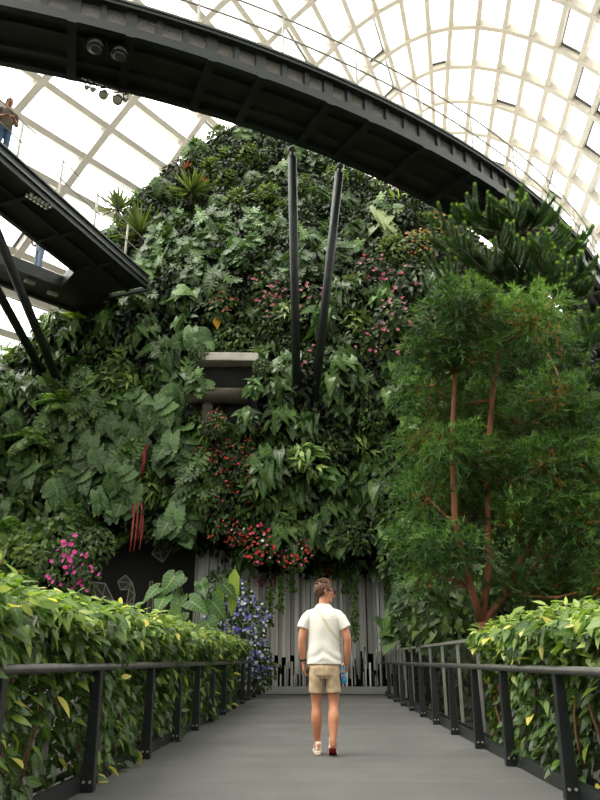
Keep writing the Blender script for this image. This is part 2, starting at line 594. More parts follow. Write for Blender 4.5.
class Leaves:
    def __init__(s):
        s.v, s.q, s.uv, s.t = [], [], [], []
        s.n = 0

    def add(s, tm, O, D, Nn, S, tint=None, W=1.0):
        vs, q, uv = T[tm]
        O = np.atleast_2d(np.asarray(O, float))
        m = len(O)
        if m == 0:
            return
        D = norm(np.broadcast_to(np.asarray(D, float), (m, 3)))
        Nn = np.broadcast_to(np.asarray(Nn, float), (m, 3))
        Nn = Nn - D * (Nn * D).sum(-1, keepdims=True)
        Nn = norm(Nn + 1e-6)
        X = np.cross(D, Nn)
        S = np.broadcast_to(np.asarray(S, float), (m,))
        W = np.broadcast_to(np.asarray(W, float), (m,))
        if tint is None:
            tint = RNG.random(m)
        tint = np.broadcast_to(np.asarray(tint, float), (m,))
        P_ = O[:, None] + S[:, None, None] * ((vs[None, :, 0] * W[:, None])[..., None] * X[:, None] + vs[None, :, 1, None] * D[:, None] + vs[None, :, 2, None] * Nn[:, None])
        k = len(vs)
        s.v.append(P_.reshape(-1, 3))
        s.q.append((q[None] + (np.arange(m) * k)[:, None, None] + s.n).reshape(-1, 4))
        s.uv.append(np.tile(uv, (m, 1)))
        s.t.append(np.repeat(tint, k))
        s.n += m * k

    def mesh(s, name):
        v = np.concatenate(s.v)
        q = np.concatenate(s.q)
        uv = np.concatenate(s.uv)
        t = np.concatenate(s.t)
        me = bpy.data.meshes.new(name)
        me.vertices.add(len(v))
        me.vertices.foreach_set('co', v.astype(np.float32).ravel())
        me.loops.add(q.size)
        me.loops.foreach_set('vertex_index', q.astype(np.int32).ravel())
        me.polygons.add(len(q))
        me.polygons.foreach_set('loop_start', (np.arange(len(q)) * 4).astype(np.int32))
        me.polygons.foreach_set('use_smooth', np.ones(len(q), dtype=bool))
        me.update(calc_edges=True)
        l = me.uv_layers.new(name='UVMap')
        l.data.foreach_set('uv', uv[q.ravel()].astype(np.float32).ravel())
        a = me.attributes.new('tint', 'FLOAT_COLOR', 'POINT')
        col = np.ones((len(v), 4), np.float32)
        col[:, 0] = col[:, 1] = col[:, 2] = t
        a.data.foreach_set('color', col.ravel())
        return me

    def obj(s, name, mat, parent=None):
        return link(name, s.mesh(name), mat, parent)


WORLD_STRENGTH = 4.2
SUN_ENERGY = 3.3
SUN_FROM = (-0.45, -0.22, 0.95)
EXPOSURE = 0.76
# ================================================================== the setting
def struct(o):
    o['kind'] = 'structure'
    return o


# world: bright overcast sky, a little warmer and brighter low on the left
w = bpy.data.worlds.new('sky')
scene.world = w
w.use_nodes = True
nt = w.node_tree
bg = nt.nodes['Background']
tc = N(nt, 'ShaderNodeTexCoord')
sx = N(nt, 'ShaderNodeSeparateXYZ')
nt.links.new(tc.outputs['Generated'], sx.inputs[0])
up = math_n(nt, 'MULTIPLY_ADD', sx.outputs[2], 0.5, 0.5)
c = ramp(nt, up, [(0.46, (0.30, 0.30, 0.29)), (0.56, (.72, .71, .69)), (0.68, (1.0, 0.975, 0.92)), (1.0, (1.0, 0.985, 0.95))])
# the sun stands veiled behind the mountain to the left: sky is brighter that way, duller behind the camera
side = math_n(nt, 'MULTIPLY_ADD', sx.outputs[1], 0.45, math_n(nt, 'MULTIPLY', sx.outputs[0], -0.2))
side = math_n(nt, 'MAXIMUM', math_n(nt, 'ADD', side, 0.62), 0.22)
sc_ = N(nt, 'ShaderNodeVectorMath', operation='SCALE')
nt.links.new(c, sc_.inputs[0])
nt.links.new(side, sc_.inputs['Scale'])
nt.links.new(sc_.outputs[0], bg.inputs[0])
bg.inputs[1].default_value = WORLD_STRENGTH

sun_d = bpy.data.lights.new('sun', 'SUN')
sun = bpy.data.objects.new('sun', sun_d)
COL.objects.link(sun)
sun_d.energy = SUN_ENERGY
sun_d.angle = math.radians(38)
sun_d.color = (1.0, 0.95, 0.85)
sun.rotation_euler = V(SUN_FROM).to_track_quat('Z', 'Y').to_euler()

# ground and walkway
g = Geo()
g.box((0, 20, -0.75), (120, 120, 0.3))
struct(g.obj('ground', M['soil']))
g = Geo()
g.box((0.01, 9.0, -0.1), (3.66, 25.0, 0.2))
floor = struct(g.obj('floor', M['floor']))

# ------------------------------------------------------------------ dome (vaulted glass grid shell)
DAX = V((math.sin(0.1205), math.cos(0.1205), 0))
DPE = V((math.cos(0.1205), -math.sin(0.1205), 0))
DW, DH, DOFF = 24.4, 40.2, 4.62


def dome_scale(d):
    if d > 50:
        return math.sqrt(max(0.02, 1 - ((d - 50) / 17.0) ** 2))
    if d < -6:
        return math.sqrt(max(0.02, 1 - ((-6 - d) / 15.0) ** 2))
    return 1.0


def dome_pt(d, s):
    k = dome_scale(d)
    wl = DW if s > 0 else min(46.0, max(13.0, DW + .9 * (31 - d)))
    x = s * wl * k
    z = DH * k * (1 - s * s) - 0.6
    return DAX * d + DPE * (DOFF + x) + V((0, 0, z))


# equal arc-length parameters
ss = np.linspace(-1, 1, 4001)
al = np.concatenate([[0], np.cumsum(np.hypot(np.diff(ss * DW), np.diff(DH * (1 - ss ** 2))))])
NP = 54
S_P = [float(np.interp(al[-1] * i / NP, al, ss)) for i in range(NP + 1)]
D_A = [35.0 + 3.22 * i for i in range(-17, 10)]
nd = len(D_A)


def dome_n(d, s):
    a = dome_pt(d, s + 0.004) - dome_pt(d, s - 0.004)
    b = dome_pt(d + 0.2, s) - dome_pt(d - 0.2, s)
    n = a.cross(b).normalized()
    c_ = DAX * d + DPE * DOFF + V((0, 0, 4))
    return n if n.dot(c_ - dome_pt(d, s)) > 0 else -n


dome = struct(empty('ceiling', DAX * 20 + DPE * DOFF))
inv = Matrix.Translation(-dome.location)
g = Geo()
for d in D_A:
    pts = [dome_pt(d, s) for s in S_P]
    g.beam(pts, [tuple(dome_n(d, s)) for s in S_P], 0.32, 0.55)
ribs = struct(g.obj('arch_rib', M['rib'], dome))
ribs.matrix_parent_inverse = inv
g = Geo()
for j in range(1, NP):
    s = S_P[j]
    g.beam([dome_pt(d, s) for d in D_A], [tuple(dome_n(d, s)) for d in D_A], 0.3, 0.5)
pur = struct(g.obj('purlin', M['rib'], dome))
pur.matrix_parent_inverse = inv
vs = [dome_pt(d, s) - dome_n(d, s) * 0.03 for d in D_A for s in S_P]
m_ = NP + 1
fs = [(i * m_ + j, i * m_ + j + 1, (i + 1) * m_ + j + 1, (i + 1) * m_ + j) for i in range(nd - 1) for j in range(NP)]
g = Geo()
g.add(vs, fs)
pane = struct(g.obj('glass_pane', M['glass'], dome))
pane.matrix_parent_inverse = inv
g = Geo()
rv = random.Random(3)
for i in range(nd - 1):
    for j in range(NP):
        if rv.random() < 0.16:
            cs = [dome_pt(D_A[i + a], S_P[j + b]) for a, b in ((0, 0), (0, 1), (1, 1), (1, 0))]
            n = dome_n(D_A[i] + 1.6, (S_P[j] + S_P[j + 1]) / 2)
            ce = (cs[0] + cs[1] + cs[2] + cs[3]) / 4
            cs = [ce + (c_ - ce) * 0.86 + n * 0.1 for c_ in cs]
            for k in range(4):
                g.beam([cs[k], cs[(k + 1) % 4]], tuple(n), 0.13, 0.1)
vf = struct(g.obj('vent_frame', M['gasket'], dome))
vf.matrix_parent_inverse = inv

# ------------------------------------------------------------------ mountain
def smooth(a, b, x):
    t = min(1, max(0, (x - a) / (b - a)))
    return t * t * (3 - 2 * t)


LS = [PY(px, py, y) for px, py, y in ((-120, 430, 21), (-60, 398, 21.5), (0, 368, 22), (60, 330, 23), (105, 272, 24.5), (122, 232, 25.5), (150, 200, 26.5), (192, 155, 27), (225, 134, 27), (240, 131, 27))]
RS = [PY(px, py, y) for px, py, y in ((700, 520, 23), (600, 400, 24), (560, 345, 25), (500, 285, 26), (450, 236, 27), (420, 221, 27), (360, 187, 27), (300, 154, 27), (262, 135, 27), (250, 131, 27))]
LS = [V((LS[0].x - 1, 21, -1))] + LS
RS = [V((RS[0].x + 0.5, 23, -1))] + RS
lz = [p.z for p in LS]
rz_ = [p.z for p in RS]
ZTOP = 24.5
YFZ, YFV = [-1, 4, 8, 12, 15, 18, 21, 23.5, 24.5], [20.2, 20.0, 19.7, 20.2, 21.6, 23.2, 24.8, 26.2, 26.9]


def mountain_pt(z, q):
    """q in 0..1 along the front from left end to right end"""
    xl, yl = np.interp(z, lz, [p.x for p in LS]), np.interp(z, lz, [p.y for p in LS])
    xr, yr = np.interp(z, rz_, [p.x for p in RS]), np.interp(z, rz_, [p.y for p in RS])
    s = 0.5 - 0.5 * math.cos(math.pi * q)
    x = xl + (xr - xl) * s
    yb = yl + (yr - yl) * s
    yf = np.interp(z, YFZ, YFV)
    bul = max(0.2, 27.0 - yf) * (1 - abs(2 * s - 1) ** 3) ** 0.5
    y = yb - bul * (1 if yb > 26.9 else (yb - yf) / max(0.3, 27 - yf) if yb > yf else 0.0)
    # recess behind the lower middle: cave, mural wall and fin screen
    if -7.6 < x < 3.2:
        zb = 4.3 - 0.9 * smooth(-3.6, -1.4, x) + 0.25 * noise.noise(V((x * 0.9, 0, 3)))
        k = smooth(zb + 0.5, zb - 0.3, z) * smooth(-7.6, -7.0, x) * smooth(3.2, 2.5, x)
        y = y + (23.8 - y) * k
    nz = noise.fractal(V((x * 0.35, z * 0.35, 7.7)), 1.0, 2.0, 3) * 0.75 + noise.noise(V((x * 0.95, z * 1.05, 2.1))) * 0.85
    y -= nz * (0.7 if z > 4.6 else 0.2)
    return V((x, y, z))


NQ, NZ = 90, 92
g = Geo()
zs = [-0.9 + (ZTOP + 0.9) * i / (NZ - 1) for i in range(NZ)]
for z in zs:
    row = [mountain_pt(z, i / (NQ - 1)) for i in range(NQ)]
    a, b = row[0], row[-1]
    row += [V((b.x + (a.x - b.x) * i / 9, max(a.y, b.y) + 2.5 * math.sin(math.pi * i / 9), z)) for i in range(1, 9)]
    g.v += [tuple(p) for p in row]
nr = NQ + 8
for i in range(NZ - 1):
    for k in range(nr):
        g.f.append((i * nr + k, i * nr + (k + 1) % nr, (i + 1) * nr + (k + 1) % nr, (i + 1) * nr + k))
g.f.append(tuple((NZ - 1) * nr + k for k in range(nr)))
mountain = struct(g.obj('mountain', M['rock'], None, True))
MV = [V(v) for v in g.v]
BVH = BVHTree.FromPolygons(MV, g.f)


def hit(px, py):
    o = V((0, 0, CAMZ))
    d = V(ray(px, py)).normalized()
    p, n, i, t = BVH.ray_cast(o, d)
    if p is None:
        return None, None
    if n.y > 0:
        n = -n
    return p, n


# back walls of the recess
g = Geo()
g.box((-2.2, 23.3, 2.2), (11.4, 0.25, 5.8))
struct(g.obj('wall_back', M['cave']))
A_, B_ = PY(70, 620, 21.2), PY(192, 620, 22.3)
dv = V((B_.x - A_.x, B_.y - A_.y, 0))
mural_rz = math.atan2(dv.y, dv.x)
mid = (A_ + B_) / 2
g = Geo()
g.box((mid.x, mid.y, 2.1), (dv.length, 0.15, 5.4), mural_rz)
struct(g.obj('wall_left', M['dark_wall']))

# ================================================================== sky bridge
near = [(-6.68, 10.87), (-4.74, 11.56), (-2.66, 12.44), (-.36, 13.60), (1.55, 14.6), (3.79, 16.2), (6.41, 18.4), (11.0, 24.0)]
Am = np.array([[2 * x, 2 * y, 1] for x, y in near])
bv = np.array([x * x + y * y for x, y in near])
sol = np.linalg.lstsq(Am, bv, rcond=None)[0]
BC = V((sol[0], sol[1], 0))
BR = math.sqrt(sol[2] + sol[0] ** 2 + sol[1] ** 2)
a0 = math.atan2(near[0][1] - BC.y, near[0][0] - BC.x) - 16.0 / BR
a1 = math.atan2(near[-1][1] - BC.y, near[-1][0] - BC.x) + 22.0 / BR
BW = 1.62
BZ = 14.0


def br(t, r_in, z):
    a = a0 + (a1 - a0) * t
    return V((BC.x + (BR - r_in) * math.cos(a), BC.y + (BR - r_in) * math.sin(a), z))


def arc(r_in, z, n=170, t0=0.0, t1=1.0):
    return [br(t0 + (t1 - t0) * i / n, r_in, z) for i in range(n + 1)]


BLEN = BR * (a1 - a0)
bridge = empty('sky_bridge', br(0.5, BW / 2, BZ))
tag(bridge, 'long dark curved steel walkway bridge sweeping across the top in front of the planted mountain', 'bridge')
binv = Matrix.Translation(-bridge.location)


def bpart(g, name, mat, **k):
    o = g.obj(name, mat, bridge, **k)
    o.matrix_parent_inverse = binv
    return o


g = Geo()
g.beam(arc(BW / 2, BZ + 0.14), (0, 0, 1), BW - 0.1, 0.06)
for r in (0.45, 1.15):
    g.beam(arc(r, BZ + 0.04), (0, 0, 1), 0.12, 0.1)
bpart(g, 'soffit_panel', M['steel_under'])
g = Geo()
g.beam(arc(0.02, BZ), (0, 0, 1), 0.16, 0.26)
bpart(g, 'bottom_chord', M['steel_dark'])
g = Geo()
g.beam(arc(0.0, BZ + 0.78), (0, 0, 1), 0.2, 0.13)
bpart(g, 'top_chord', M['steel_dark'])
g = Geo()
g.beam(arc(-0.1, BZ + 0.88), (0, 0, 1), 0.06, 0.06)
bpart(g, 'deck_edge', M['steel_edge'])
g = Geo()
g.beam(arc(BW, BZ), (0, 0, 1), 0.16, 0.26)
g.beam(arc(BW, BZ + 0.78), (0, 0, 1), 0.16, 0.13)
bpart(g, 'rear_chord', M['steel_dark'])
g = Geo()
g.beam(arc(BW / 2, BZ + 0.86), (0, 0, 1), BW + 0.1, 0.05)
bpart(g, 'deck_plate', M['steel_under'])
def near_t(p):
    a = math.atan2(p.y - BC.y, p.x - BC.x)
    return (a - a0) / (a1 - a0), BR - math.hypot(p.x - BC.x, p.y - BC.y)


nv = int(BLEN / 0.62)
ts = [near_t(PZ(px, py, BZ))[0] for px, py in ((292, 149), (340, 166))]
big_i = set()
for k in range(-14, 20):
    for t in ts:
        big_i.add(round((t + k * (ts[1] - ts[0]) * 2.0) * nv))
for i in range(nv + 1):
    t = i / nv
    big = i in big_i
    g = Geo()
    wd = 0.26 if big else 0.13
    tt = (br(min(1, t + .01), 0, 0) - br(max(0, t - .01), 0, 0)).normalized()
    rad = V((-tt.y, tt.x, 0))
    p = br(t, 0.02, BZ + 0.2)
    g.beam([p, br(t, 0.02, BZ + 0.8)], tuple(rad), wd, 0.14)
    bpart(g, 'web_post', M['steel_dark'])
    if big:
        g = Geo()
        g.beam([br(t, -0.06, BZ - 0.03), br(t, BW + 0.06, BZ - 0.03)], (0, 0, 1), 0.2, 0.17)
        bpart(g, 'cross_beam', M['steel_dark'])
qs = []
pa = arc(0.1, 0, 170)
st = BLEN / 170
me_v, me_u, me_f = [], [], []
for i, p in enumerate(pa):
    me_v += [(p.x, p.y, BZ + 0.2), (p.x, p.y, BZ + 0.8)]
    me_u += [(i * st, 0), (i * st, 0.6)]
for i in range(170):
    me_f.append((2 * i, 2 * i + 2, 2 * i + 3, 2 * i + 1))
me = bpy.data.meshes.new('mesh_infill')
me.from_pydata(me_v, [], me_f)
l = me.uv_layers.new(name='UVMap')
l.data.foreach_set('uv', np.array([me_u[k] for f in me_f for k in f], dtype=np.float32).ravel())
o = link('mesh_infill', me, M['net_bright'], bridge)
o.matrix_parent_inverse = binv
for r, nm in ((-0.06, 'near'), (BW + 0.04, 'far')):
    for h in (0.62, 1.25):
        g = Geo()
        g.tube(arc(r, BZ + 0.92 + h), 0.028, 6)
        bpart(g, 'guard_rail', M['rail_grey'])
    npost = int(BLEN / 2.1)
    for i in range(npost + 1):
        t = min(1.0, (i + 0.35) / npost)
        g = Geo()
        g.tube([br(t, r, BZ + 0.85), br(t, r, BZ + 0.92 + 1.27)], 0.03, 6)
        bpart(g, 'rail_post', M['rail_grey'])


# loudspeakers and spotlights slung under the bridge
for k, (px, py, lab) in enumerate(((96, 45, 'round black loudspeaker under the curved sky bridge, left one of the pair'),
                                   (120, 52, 'round black loudspeaker under the curved sky bridge, right one of the pair'))):
    p = PZ(px, py, BZ - 0.12)
    t = empty('loudspeaker', p)
    tag(t, lab, 'loudspeaker', 'round loudspeakers under the sky bridge')
    g = Geo()
    g.tube([(0, 0, .14), (0, 0, .05), (0, 0, -.1), (0, 0, -.13)], [.1, .2, .2, .17], 20)
    g.obj('housing', M['black'], t, True)
    g = Geo()
    g.tube([(0, 0, -.13), (0, 0, -.15)], [.15, .1], 20)
    g.obj('cone', M['steel_edge'], t, True)
    g = Geo()
    g.beam([(-.23, 0, -.02), (-.23, 0, .2), (.23, 0, .2), (.23, 0, -.02)], (0, 1, 0), 0.03, 0.05)
    g.obj('bracket', M['steel_dark'], t)
spots = [(88, 86, .05, 'leftmost small'), (94, 89, .055, 'second from the left small'), (105, 93, .1, 'large middle'), (119, 96, .11, 'largest right-hand'), (126, 96, .05, 'rightmost small')]
pl = PZ(82, 76, BZ)
pr_ = PZ(132, 92, BZ)
ba = empty('lighting_bar', (pl + pr_) / 2)
tag(ba, 'short dark lighting bar fixed along the rear edge of the sky bridge, carrying five spotlights', 'light bar')
g = Geo()
dd = (pr_ - pl) / 2
g.tube([-dd + V((0, 0, -.04)), dd + V((0, 0, -.04))], 0.035, 8)
for k in (-.8, -.3, .3, .8):
    g.tube([dd * k + V((0, 0, -.04)), dd * k + V((0, 0, .12))], 0.02, 6)
g.obj('bar', M['black'], ba, True)
for px, py, r, w_ in spots:
    f = (px - 82) / 50
    top = pl + (pr_ - pl) * f + V((0, 0, -.04))
    t = empty('spotlight', top)
    tag(t, 'black stage spotlight under the sky bridge, %s lamp of the cluster' % w_, 'spotlight', 'spotlights on the lighting bar')
    drop = 0.2 + r
    g = Geo()
    ax = V((0.1, -0.6, -0.75)).normalized()
    c0 = V((0, 0, -drop))
    g.tube([c0 - ax * r * 1.7, c0 - ax * r * .9, c0 + ax * r * .9, c0 + ax * r * 1.2], [r * .6, r, r, r * 1.1], 16)
    g.obj('lamp_housing', M['black'], t, True)
    g = Geo()
    g.tube([c0 + ax * r * 1.2, c0 + ax * r * 1.26], [r * .9, r * .7], 16)
    g.obj('lens', M['lens'], t, True)
    g = Geo()
    g.beam([c0 + V((-r * 1.15, 0, 0)), V((-r * 1.15, 0, -.08)), V((r * 1.15, 0, -.08)), c0 + V((r * 1.15, 0, 0))], (0, 1, 0), 0.02, 0.03)
    g.tube([(0, 0, -.08), (0, 0, 0.02)], .02, 6)
    g.obj('yoke', M['steel_dark'], t)

# V-shaped struts carrying the bridge
for k, (b, tp, lab) in enumerate((((297, 409), (292, 149), 'upright dark green steel strut under the sky bridge, left leg of the tall V'),
                                  ((314, 406), (340, 166), 'slanting dark green steel strut under the sky bridge, right leg of the tall V'))):
    p, n = hit(*b)
    q = PZ(tp[0], tp[1], BZ)
    o = empty('bridge_strut', p)
    tag(o, lab, 'strut', 'pair of struts forming a V')
    ax = (q - p).normalized()
    g = Geo()
    g.tube([-ax * 0.6, (q - p) - ax * .18], 0.125, 18)
    g.obj('tube', M['steel_dark'], o, True)
    g = Geo()
    g.tube([(q - p) - ax * .2, (q - p) - ax * .12, (q - p) + ax * .02], [.125, .06, .06], 14)
    g.ball((q - p), (.11, .11, .07))
    g.obj('pin_joint', M['steel_edge'], o, True)

# ================================================================== left bridge
LZ = 12.0
lb = empty('platform_bridge', PZ(70, 230, LZ))
tag(lb, 'dark steel viewing bridge with an open slot, entering the mountain at upper left', 'bridge')
linv = Matrix.Translation(-lb.location)


def lpart(g, name, mat, **k):
    o = g.obj(name, mat, lb, **k)
    o.matrix_parent_inverse = linv
    return o


E0 = PZ(0, 163, LZ)
E1 = PZ(130, 275, LZ)
ud = (E1 - E0).normalized()
E_out = E0 - ud * 7.0
wd = V((ud.y, -ud.x, 0))
if wd.y < 0:
    wd = -wd      # away from the camera, to the left-rear
H0 = PZ(0, 214, LZ)
H1 = PZ(74, 273, LZ)
wA = abs((H0 - E0).dot(wd))
K1 = PZ(62, 288, LZ)
K0 = PZ(0, 264, LZ)
vd = (K1 - K0).normalized()
K_out = K0 - vd * 7
wv = V((vd.y, -vd.x, 0))
if wv.y < 0:
    wv = -wv
wB = 1.25


def slab(poly, z0, z1):
    g = Geo()
    n = len(poly)
    g.add([(p.x, p.y, z0) for p in poly] + [(p.x, p.y, z1) for p in poly],
          [tuple(range(n - 1, -1, -1)), tuple(range(n, 2 * n))] + [(i, (i + 1) % n, n + (i + 1) % n, n + i) for i in range(n)])
    return g


E2 = E1 + ud * 0.9
Hs = E0 + wd * wA
Hs1 = Hs + ud * ((H1 - Hs).dot(ud))
g = slab([E_out, E2, E2 + wd * wA, E_out + wd * wA], LZ + .1, LZ + .2)
lpart(g, 'near_deck', M['steel_under'])
g = slab([K_out, K1, K1 + vd * 3.2, K1 + vd * 3.2 + wv * wB, K1 + wv * wB, K_out + wv * wB], LZ + .1, LZ + .2)
lpart(g, 'rear_deck', M['steel_under'])
tip = Hs1
g = slab([tip, K1, K1 + vd * 3.4, E2 + wd * (wA - .05), tip + ud * .4], LZ + .09, LZ + .19)
lpart(g, 'landing_deck', M['steel_under'])
g = Geo()
for a, b in ((E_out, E2), (E_out + wd * wA, tip)):
    g.beam([a + V((0, 0, LZ * 0)), b], (0, 0, 1), 0.12, 0.42)
g.beam([K_out, K1], (0, 0, 1), 0.1, 0.4)
g.beam([K_out + wv * wB, K1 + vd * 3 + wv * wB], (0, 0, 1), 0.1, 0.4)
g.beam([tip, K1], (0, 0, 1), 0.1, 0.4)
lpart(g, 'edge_beam', M['steel_dark'])
g = Geo()
for dz in (0.16, 0.40):
    g.beam([E_out - wd * .09 + V((0, 0, dz)), E2 - wd * .09 + V((0, 0, dz))], (0, 0, 1), 0.06, 0.05)
lpart(g, 'edge_trim', M['steel_edge'])
for k in range(8):
    g = Geo()
    a = E_out + ud * (1.3 + k * 1.75)
    g.beam([a, a + wd * wA], (0, 0, 1), 0.1, 0.12)
    lpart(g, 'cross_beam', M['steel_dark'])
g = Geo()
a, b = E_out + wd * wA * .45, E2 + wd * wA * .45
g.beam([a + V((0, 0, .02)), b + V((0, 0, .02))], (0, 0, 1), 0.1, 0.1)
lpart(g, 'centre_beam', M['steel_dark'])
L_ = (E1 - E_out).length
for h in (.62, 1.2):
    g = Geo()
    g.tube([E_out + V((0, 0, .42 + h)), E1 + ud * .6 + V((0, 0, .42 + h))], 0.018, 6)
    lpart(g, 'guard_rail', M['rail_grey'])
for k in range(8):
    g = Geo()
    a = E_out + ud * (L_ * (k + .6) / 8 + .3)
    g.beam([a + V((0, 0, .3)), a + V((0, 0, 1.65))], tuple(wd), .07, .03)
    lpart(g, 'rail_post', M['rail_grey'])
# row of small downlights under the near deck
dl0, dl1 = PZ(28, 194, LZ), PZ(50, 208, LZ)
t = empty('light_strip', (dl0 + dl1) / 2)
tag(t, 'strip of small round downlights fixed under the upper left viewing bridge', 'light strip')
g = Geo()
dd = (dl1 - dl0) / 2
g.beam([-dd + V((0, 0, .04)), dd + V((0, 0, .04))], (0, 0, 1), 0.24, 0.06)
g.obj('rail', M['steel_dark'], t)
for k in range(6):
    for sgn in (-1, 1):
        g = Geo()
        c_ = dd * (-0.85 + k * .34) + wd * .07 * sgn
        g.tube([c_ + V((0, 0, .05)), c_ + V((0, 0, -.03))], [.045, .05], 10)
        g.obj('lamp', M['lens'], t, True)
for k, (px, py, w_) in enumerate(((30, 280, 'left'), (53, 292, 'right'))):
    t = empty('flood_lamp', PZ(px, py, LZ))
    tag(t, 'small pale flood lamp under the rear deck of the left bridge, %s one' % w_, 'flood lamp', 'flood lamps under the rear deck')
    g = Geo()
    g.box((0, 0, -.06), (.34, .14, .1), math.atan2(vd.y, vd.x))
    g.obj('lamp_housing', M['rail_grey'], t, bevel=.02)
    g = Geo()
    g.tube([(0, 0, -.02), (0, 0, .12)], .02, 6)
    g.obj('bracket', M['steel_dark'], t)
# inclined struts of the left bridge
for b, tp, lab in (((60, 387), (-18, 196), 'inclined dark steel strut below the left bridge, upper one of the two'),
                   ((46, 379), (-70, 168), 'inclined dark steel strut below the left bridge, lower one of the two')):
    p, n = hit(*b)
    q = PZ(tp[0], tp[1], LZ + .05)
    o = empty('bridge_strut', p)
    tag(o, lab, 'strut', 'pair of struts under the left bridge')
    ax = (q - p).normalized()
    g = Geo()
    g.tube([-ax * .6, (q - p)], 0.13, 18)
    g.obj('tube', M['steel_dark'], o, True)
    g = Geo()
    g.tube([ax * .02, ax * .1], .17, 18)
    g.obj('base_collar', M['steel_edge'], o, True)

# ================================================================== walkway railings
def railing(xs, posts, hz, lab, x_f, y0f, y1f, y_posts, flab):
    sg = 1 if xs > 0 else -1
    r = empty('guard_railing', (xs, 10, 0))
    tag(r, lab, 'railing')
    ri = Matrix.Translation(-r.location)
    for y in posts:
        g = Geo()
        b, tp = 0.052, 0.034
        for (z0, z1, h0, h1) in ((0, hz - .02, b, tp),):
            g.add([(xs + sx_ * h + sg * .02, y + sy * .035, z) for z, h in ((z0, h0), (z1, h1)) for sx_, sy in ((-1, -1), (1, -1), (1, 1), (-1, 1))],
                  [(3, 2, 1, 0), (4, 5, 6, 7), (0, 1, 5, 4), (1, 2, 6, 5), (2, 3, 7, 6), (3, 0, 4, 7)])
        o = g.obj('post', M['post_black'], r, bevel=.006)
        o.matrix_parent_inverse = ri
        for dx in (-.024, .024):
            g = Geo()
            g.tube([(xs + sg * .02 + dx, y - .036, .07), (xs + sg * .02 + dx, y - .045, .07)], .011, 8)
            bo = g.obj('bolt', M['rail_grey'], o)
    g = Geo()
    g.tube([(xs, 0.8, hz), (xs, 21.1, hz)], .03, 14)
    o = g.obj('handrail', M['handrail'], r, True)
    o.matrix_parent_inverse = ri
    g = Geo()
    g.box((xs + sg * .09, 11, .05), (.05, 20.4, .12))
    o = g.obj('kerb_angle', M['post_black'], r)
    o.matrix_parent_inverse = ri
    f = empty('mesh_fence', (x_f, 10, 0))
    tag(f, flab, 'fence')
    fi = Matrix.Translation(-f.location)
    H = 1.17
    for y in y_posts:
        g = Geo()
        g.box((x_f, y, H / 2), (.04, .04, H))
        o = g.obj('frame_post', M['frame_metal'], f)
        o.matrix_parent_inverse = fi
    g = Geo()
    g.box((x_f, (y0f + y1f) / 2, H), (.05, y1f - y0f, .04))
    o = g.obj('top_rail', M['frame_metal'], f)
    o.matrix_parent_inverse = fi
    g = Geo()
    g.box((x_f, (y0f + y1f) / 2, .07), (.04, y1f - y0f, .04))
    o = g.obj('bottom_rail', M['post_black'], f)
    o.matrix_parent_inverse = fi
    o = uv_plane('netting', [([(x_f, y0f, .08), (x_f, y1f, .08), (x_f, y1f, H), (x_f, y0f, H)], (y1f - y0f, H - .08))], M['net'], f)
    o.matrix_parent_inverse = fi


railing(-1.72, [1.4, 2.85, 4.05, 5.85, 7.7, 9.24, 10.65, 12.12, 13.65, 15.25, 16.9, 18.4, 19.9], .87,
        'dark steel railing with round handrail along the left side of the walkway', -2.02, 1.0, 21.0,
        [1.5 + 1.38 * i for i in range(15)], 'wire mesh fence buried in the long left hedge')
railing(1.74, [1.05, 2.55, 4.1, 5.63, 7.3, 8.65, 10.18, 11.74, 13.2, 14.75, 16.3, 17.85, 19.4], .85,
        'dark steel railing with round handrail along the right side of the walkway', 2.02, 1.0, 21.0,
        [1.3 + 1.38 * i for i in range(15)], 'wire mesh fence in pale frames behind the right railing')


